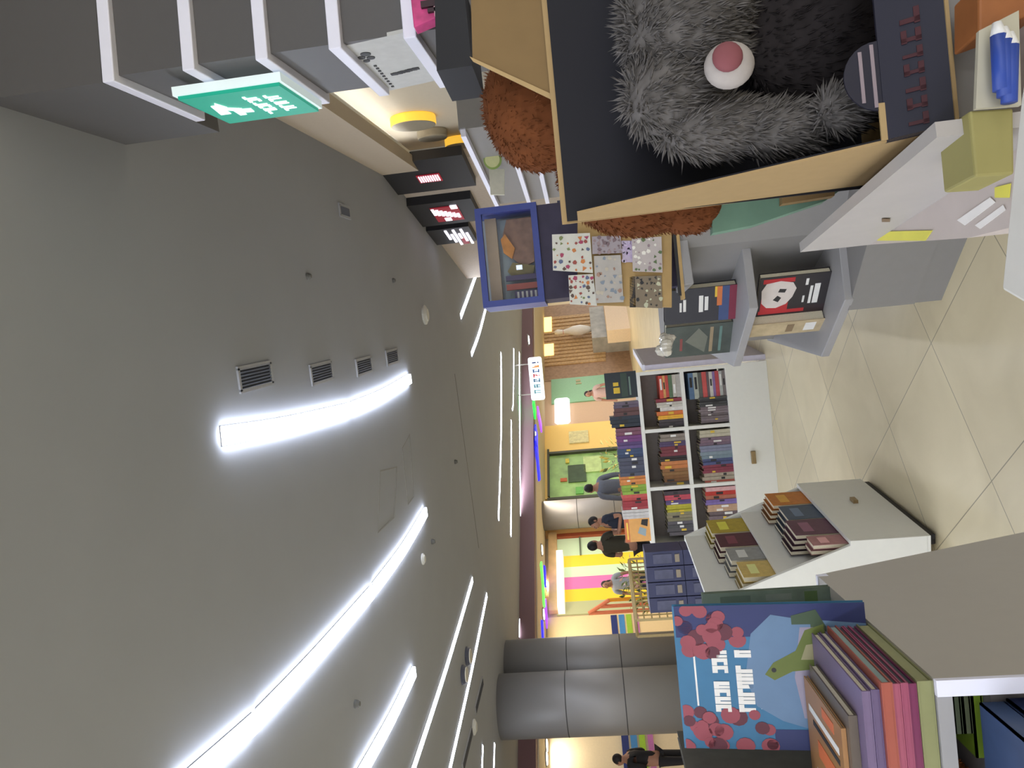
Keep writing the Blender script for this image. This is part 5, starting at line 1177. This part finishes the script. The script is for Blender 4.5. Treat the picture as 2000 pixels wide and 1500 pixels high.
# -------------------------------------------------- white table right foreground
BZ = .99
c_l, c_r = G(1700, 478, BZ), G(1905, 344, BZ)
te = (c_r-c_l).normalized()
t = thing('white_carton', 'white carton tray with yellow stickers in the lower right corner', 'carton', mid(c_l, c_r))
l2 = G(1888, 465, BZ); l3 = G(2110, 412, BZ)
poly = [c_l, l2, l3, l3+Vector((.4, -.02, 0)), Vector((l3.x+.45, c_l.y, 0))]
cart = mat('carton_white', (190, 178, 170), .7, noise=.04)
MB().prism([(p.x, p.y) for p in poly], BZ-.045, BZ).build('tray', cart, t)
hA = W(1690, 386, c_l.xy, math.degrees(math.atan2(te.x, te.y))).z
MB().slab([c_l, c_r+te*.12, c_r+te*.12+Vector((0, 0, hA-BZ)), c_l+Vector((0, 0, hA-BZ))], Vector((-te.y, te.x, 0))*.012).build('back_wall', mat('carton_inner', (170, 164, 158), .7, noise=.03), t)
def tquad(pts, z): return [G(x, y, z) for x, y in pts]
for q in ([(1713, 470), (1733, 452), (1822, 450), (1808, 470)], [(1944, 386), (1944, 366), (1975, 358), (1972, 386)]): MB().slab(tquad(q, BZ+.0005), (0, 0, .0006)).build('yellow_sticker', mat('sticker_yellow', (220, 212, 84), .6), t)
mb = MB().slab(tquad([(1870, 430), (1935, 385), (1945, 395), (1885, 440)], BZ+.0004), (0, 0, .0005)).slab(tquad([(1905, 440), (1960, 400), (1965, 410), (1915, 447)], BZ+.0004), (0, 0, .0005))
mb.build('print', mat('print_white', (232, 228, 222), .6), t)
def aw(x, y): return W(x, y, c_l.xy, math.degrees(math.atan2(te.x, te.y)))
mb = MB()
nA = Vector((te.y, -te.x, 0))*.001
for (x, y, s_) in ((1730, 428, 8), (1858, 298, 7), (1862, 345, 6)):
    mb.slab([aw(x-s_, y-3)+nA, aw(x-s_, y+3)+nA, aw(x+s_, y+3)+nA, aw(x+s_, y-3)+nA], nA*.5)
mb.build('slot', mat('slot_brown', (120, 100, 78), .7), t)
# support: table under cartons and bear box
t = thing('display_table', 'table carrying the bear box and the white cartons', 'table', (.5, .8, 0))
MB().box((.72, .9, BZ-.0625), (.84, .62, .035)).build('table_top', gray2_m, t)
MB().box((.95, .9, (BZ-.08)/2), (.32, .5, BZ-.08)).build('pedestal', gray_m, t)
MB().box((XL+.18, (YF+YB)/2, (BZ+zbt)/2), (.34, .18, zbt-BZ-.001)).build('riser_box', mat('riser_grey', (138, 134, 128), .7), label='flat grey board under the bear box', cat='board')
# olive pot-like box, blue and white tube, brown box, blurred white block
def fbox(px, Y, dp, m_, name, label, cat, bev=.002):
    w4 = [P(x, y, Y) for x, y in px]
    return MB().slab(w4, (0, dp, 0)).build(name, m_, label=label, cat=cat, bevel=bev)
fbox([(1893, 216), (1980, 210), (1982, 340), (1905, 345)], .585, .05, mat('olive_box', (146, 138, 84), .7, noise=.05), 'small_box', 'olive yellow box standing in the white carton', 'box')
t = thing('marker_pack', 'blue and white pack of pens at the right edge', 'pack', P(1975, 140, .5))
MB().slab([P(1912, 60, .58), P(1990, 20, .58), P(1995, 205, .58), P(1906, 212, .58)], (0, .004, 0)).build('backing_card', mat('pack_beige', (176, 170, 150), .6), t)
for k, y in enumerate((72, 98, 124)):
    x0_ = 1945+k*8
    MB().tube([P(1955+(2-k)*8, 200-k*12, .57), P(1950+(2-k)*12, 90-k*10, .57)], .0055, 10).build('pen', mat('pen_blue', (44, 70, 150), .4), t, smooth=True)
    MB().tube([P(1950+(2-k)*12, 90-k*10, .57), P(1947+(2-k)*12, 64-k*10, .57)], [.0055, .003], 10).build('pen_cap', mat('pen_white', (214, 212, 208), .4), t, smooth=True)
fbox([(1912, -40), (2040, -40), (2040, 20), (1912, 66)], .6, .04, mat('brown_pack', (150, 92, 48), .6, noise=.15), 'small_box', 'brown carton at the upper right corner', 'carton')
b0_ = P(1955, 566, .42); zt6 = b0_.z; b1_ = G(1992, 195, zt6); b2_ = G(2040, -100, zt6); b3_ = G(2080, 640, zt6)
t = thing('white_stand', 'white stand top closest to the viewer at the right edge', 'stand', (mid(b0_, b2_).x, mid(b0_, b3_).y, 0))
MB().prism([(p.x, p.y) for p in (b0_, b1_, b2_, b2_+Vector((0, -.05, 0)), b3_)], zt6-.02, zt6).build('top', mat('white_block', (206, 202, 192), .6), t, bevel=.002)
cS = mid(b0_, b1_, b3_)
MB().prism([(p.x*.75+cS.x*.25, p.y*.75+cS.y*.25) for p in (b0_, b1_, b3_)], 0, zt6-.021).build('body', mat('white_block', (206, 202, 192), .6), t)

# ----------------------------------------------------------------- lighting
wd = bpy.data.worlds.new('world'); sc.world = wd; wd.use_nodes = True
bg = wd.node_tree.nodes['Background']; bg.inputs[0].default_value = (.9, .93, 1, 1); bg.inputs[1].default_value = .7
def area(name, loc, size, e, col=(1, 1, 1), rot=(0, 0, 0)):
    l = bpy.data.lights.new(name, 'AREA'); l.shape = 'RECTANGLE'; l.size, l.size_y = size; l.energy = e; l.color = col
    o = bpy.data.objects.new(name, l); COL.objects.link(o); o.location = loc; o.rotation_euler = rot; return o
# warm fill lights added under the corridor ceiling to brighten the far shops
area('corridor_fill', tuple(fpt(2, LOWC-.05, 1.4)), (1.5, 1.5), 9, (1, .88, .7))
area('corridor_fill', tuple(fpt(6, LOWC-.05, 1.8)), (1.5, 1.5), 13, (1, .88, .7))
area('corridor_fill', tuple(fpt(11, LOWC-.05, 2.2)), (1.5, 1.5), 15, (1, .86, .68))
vs = sc.view_settings; vs.view_transform = 'Standard'; vs.look = 'None'; vs.gamma = 1; vs.exposure = 2.1; vs.use_curve_mapping = False
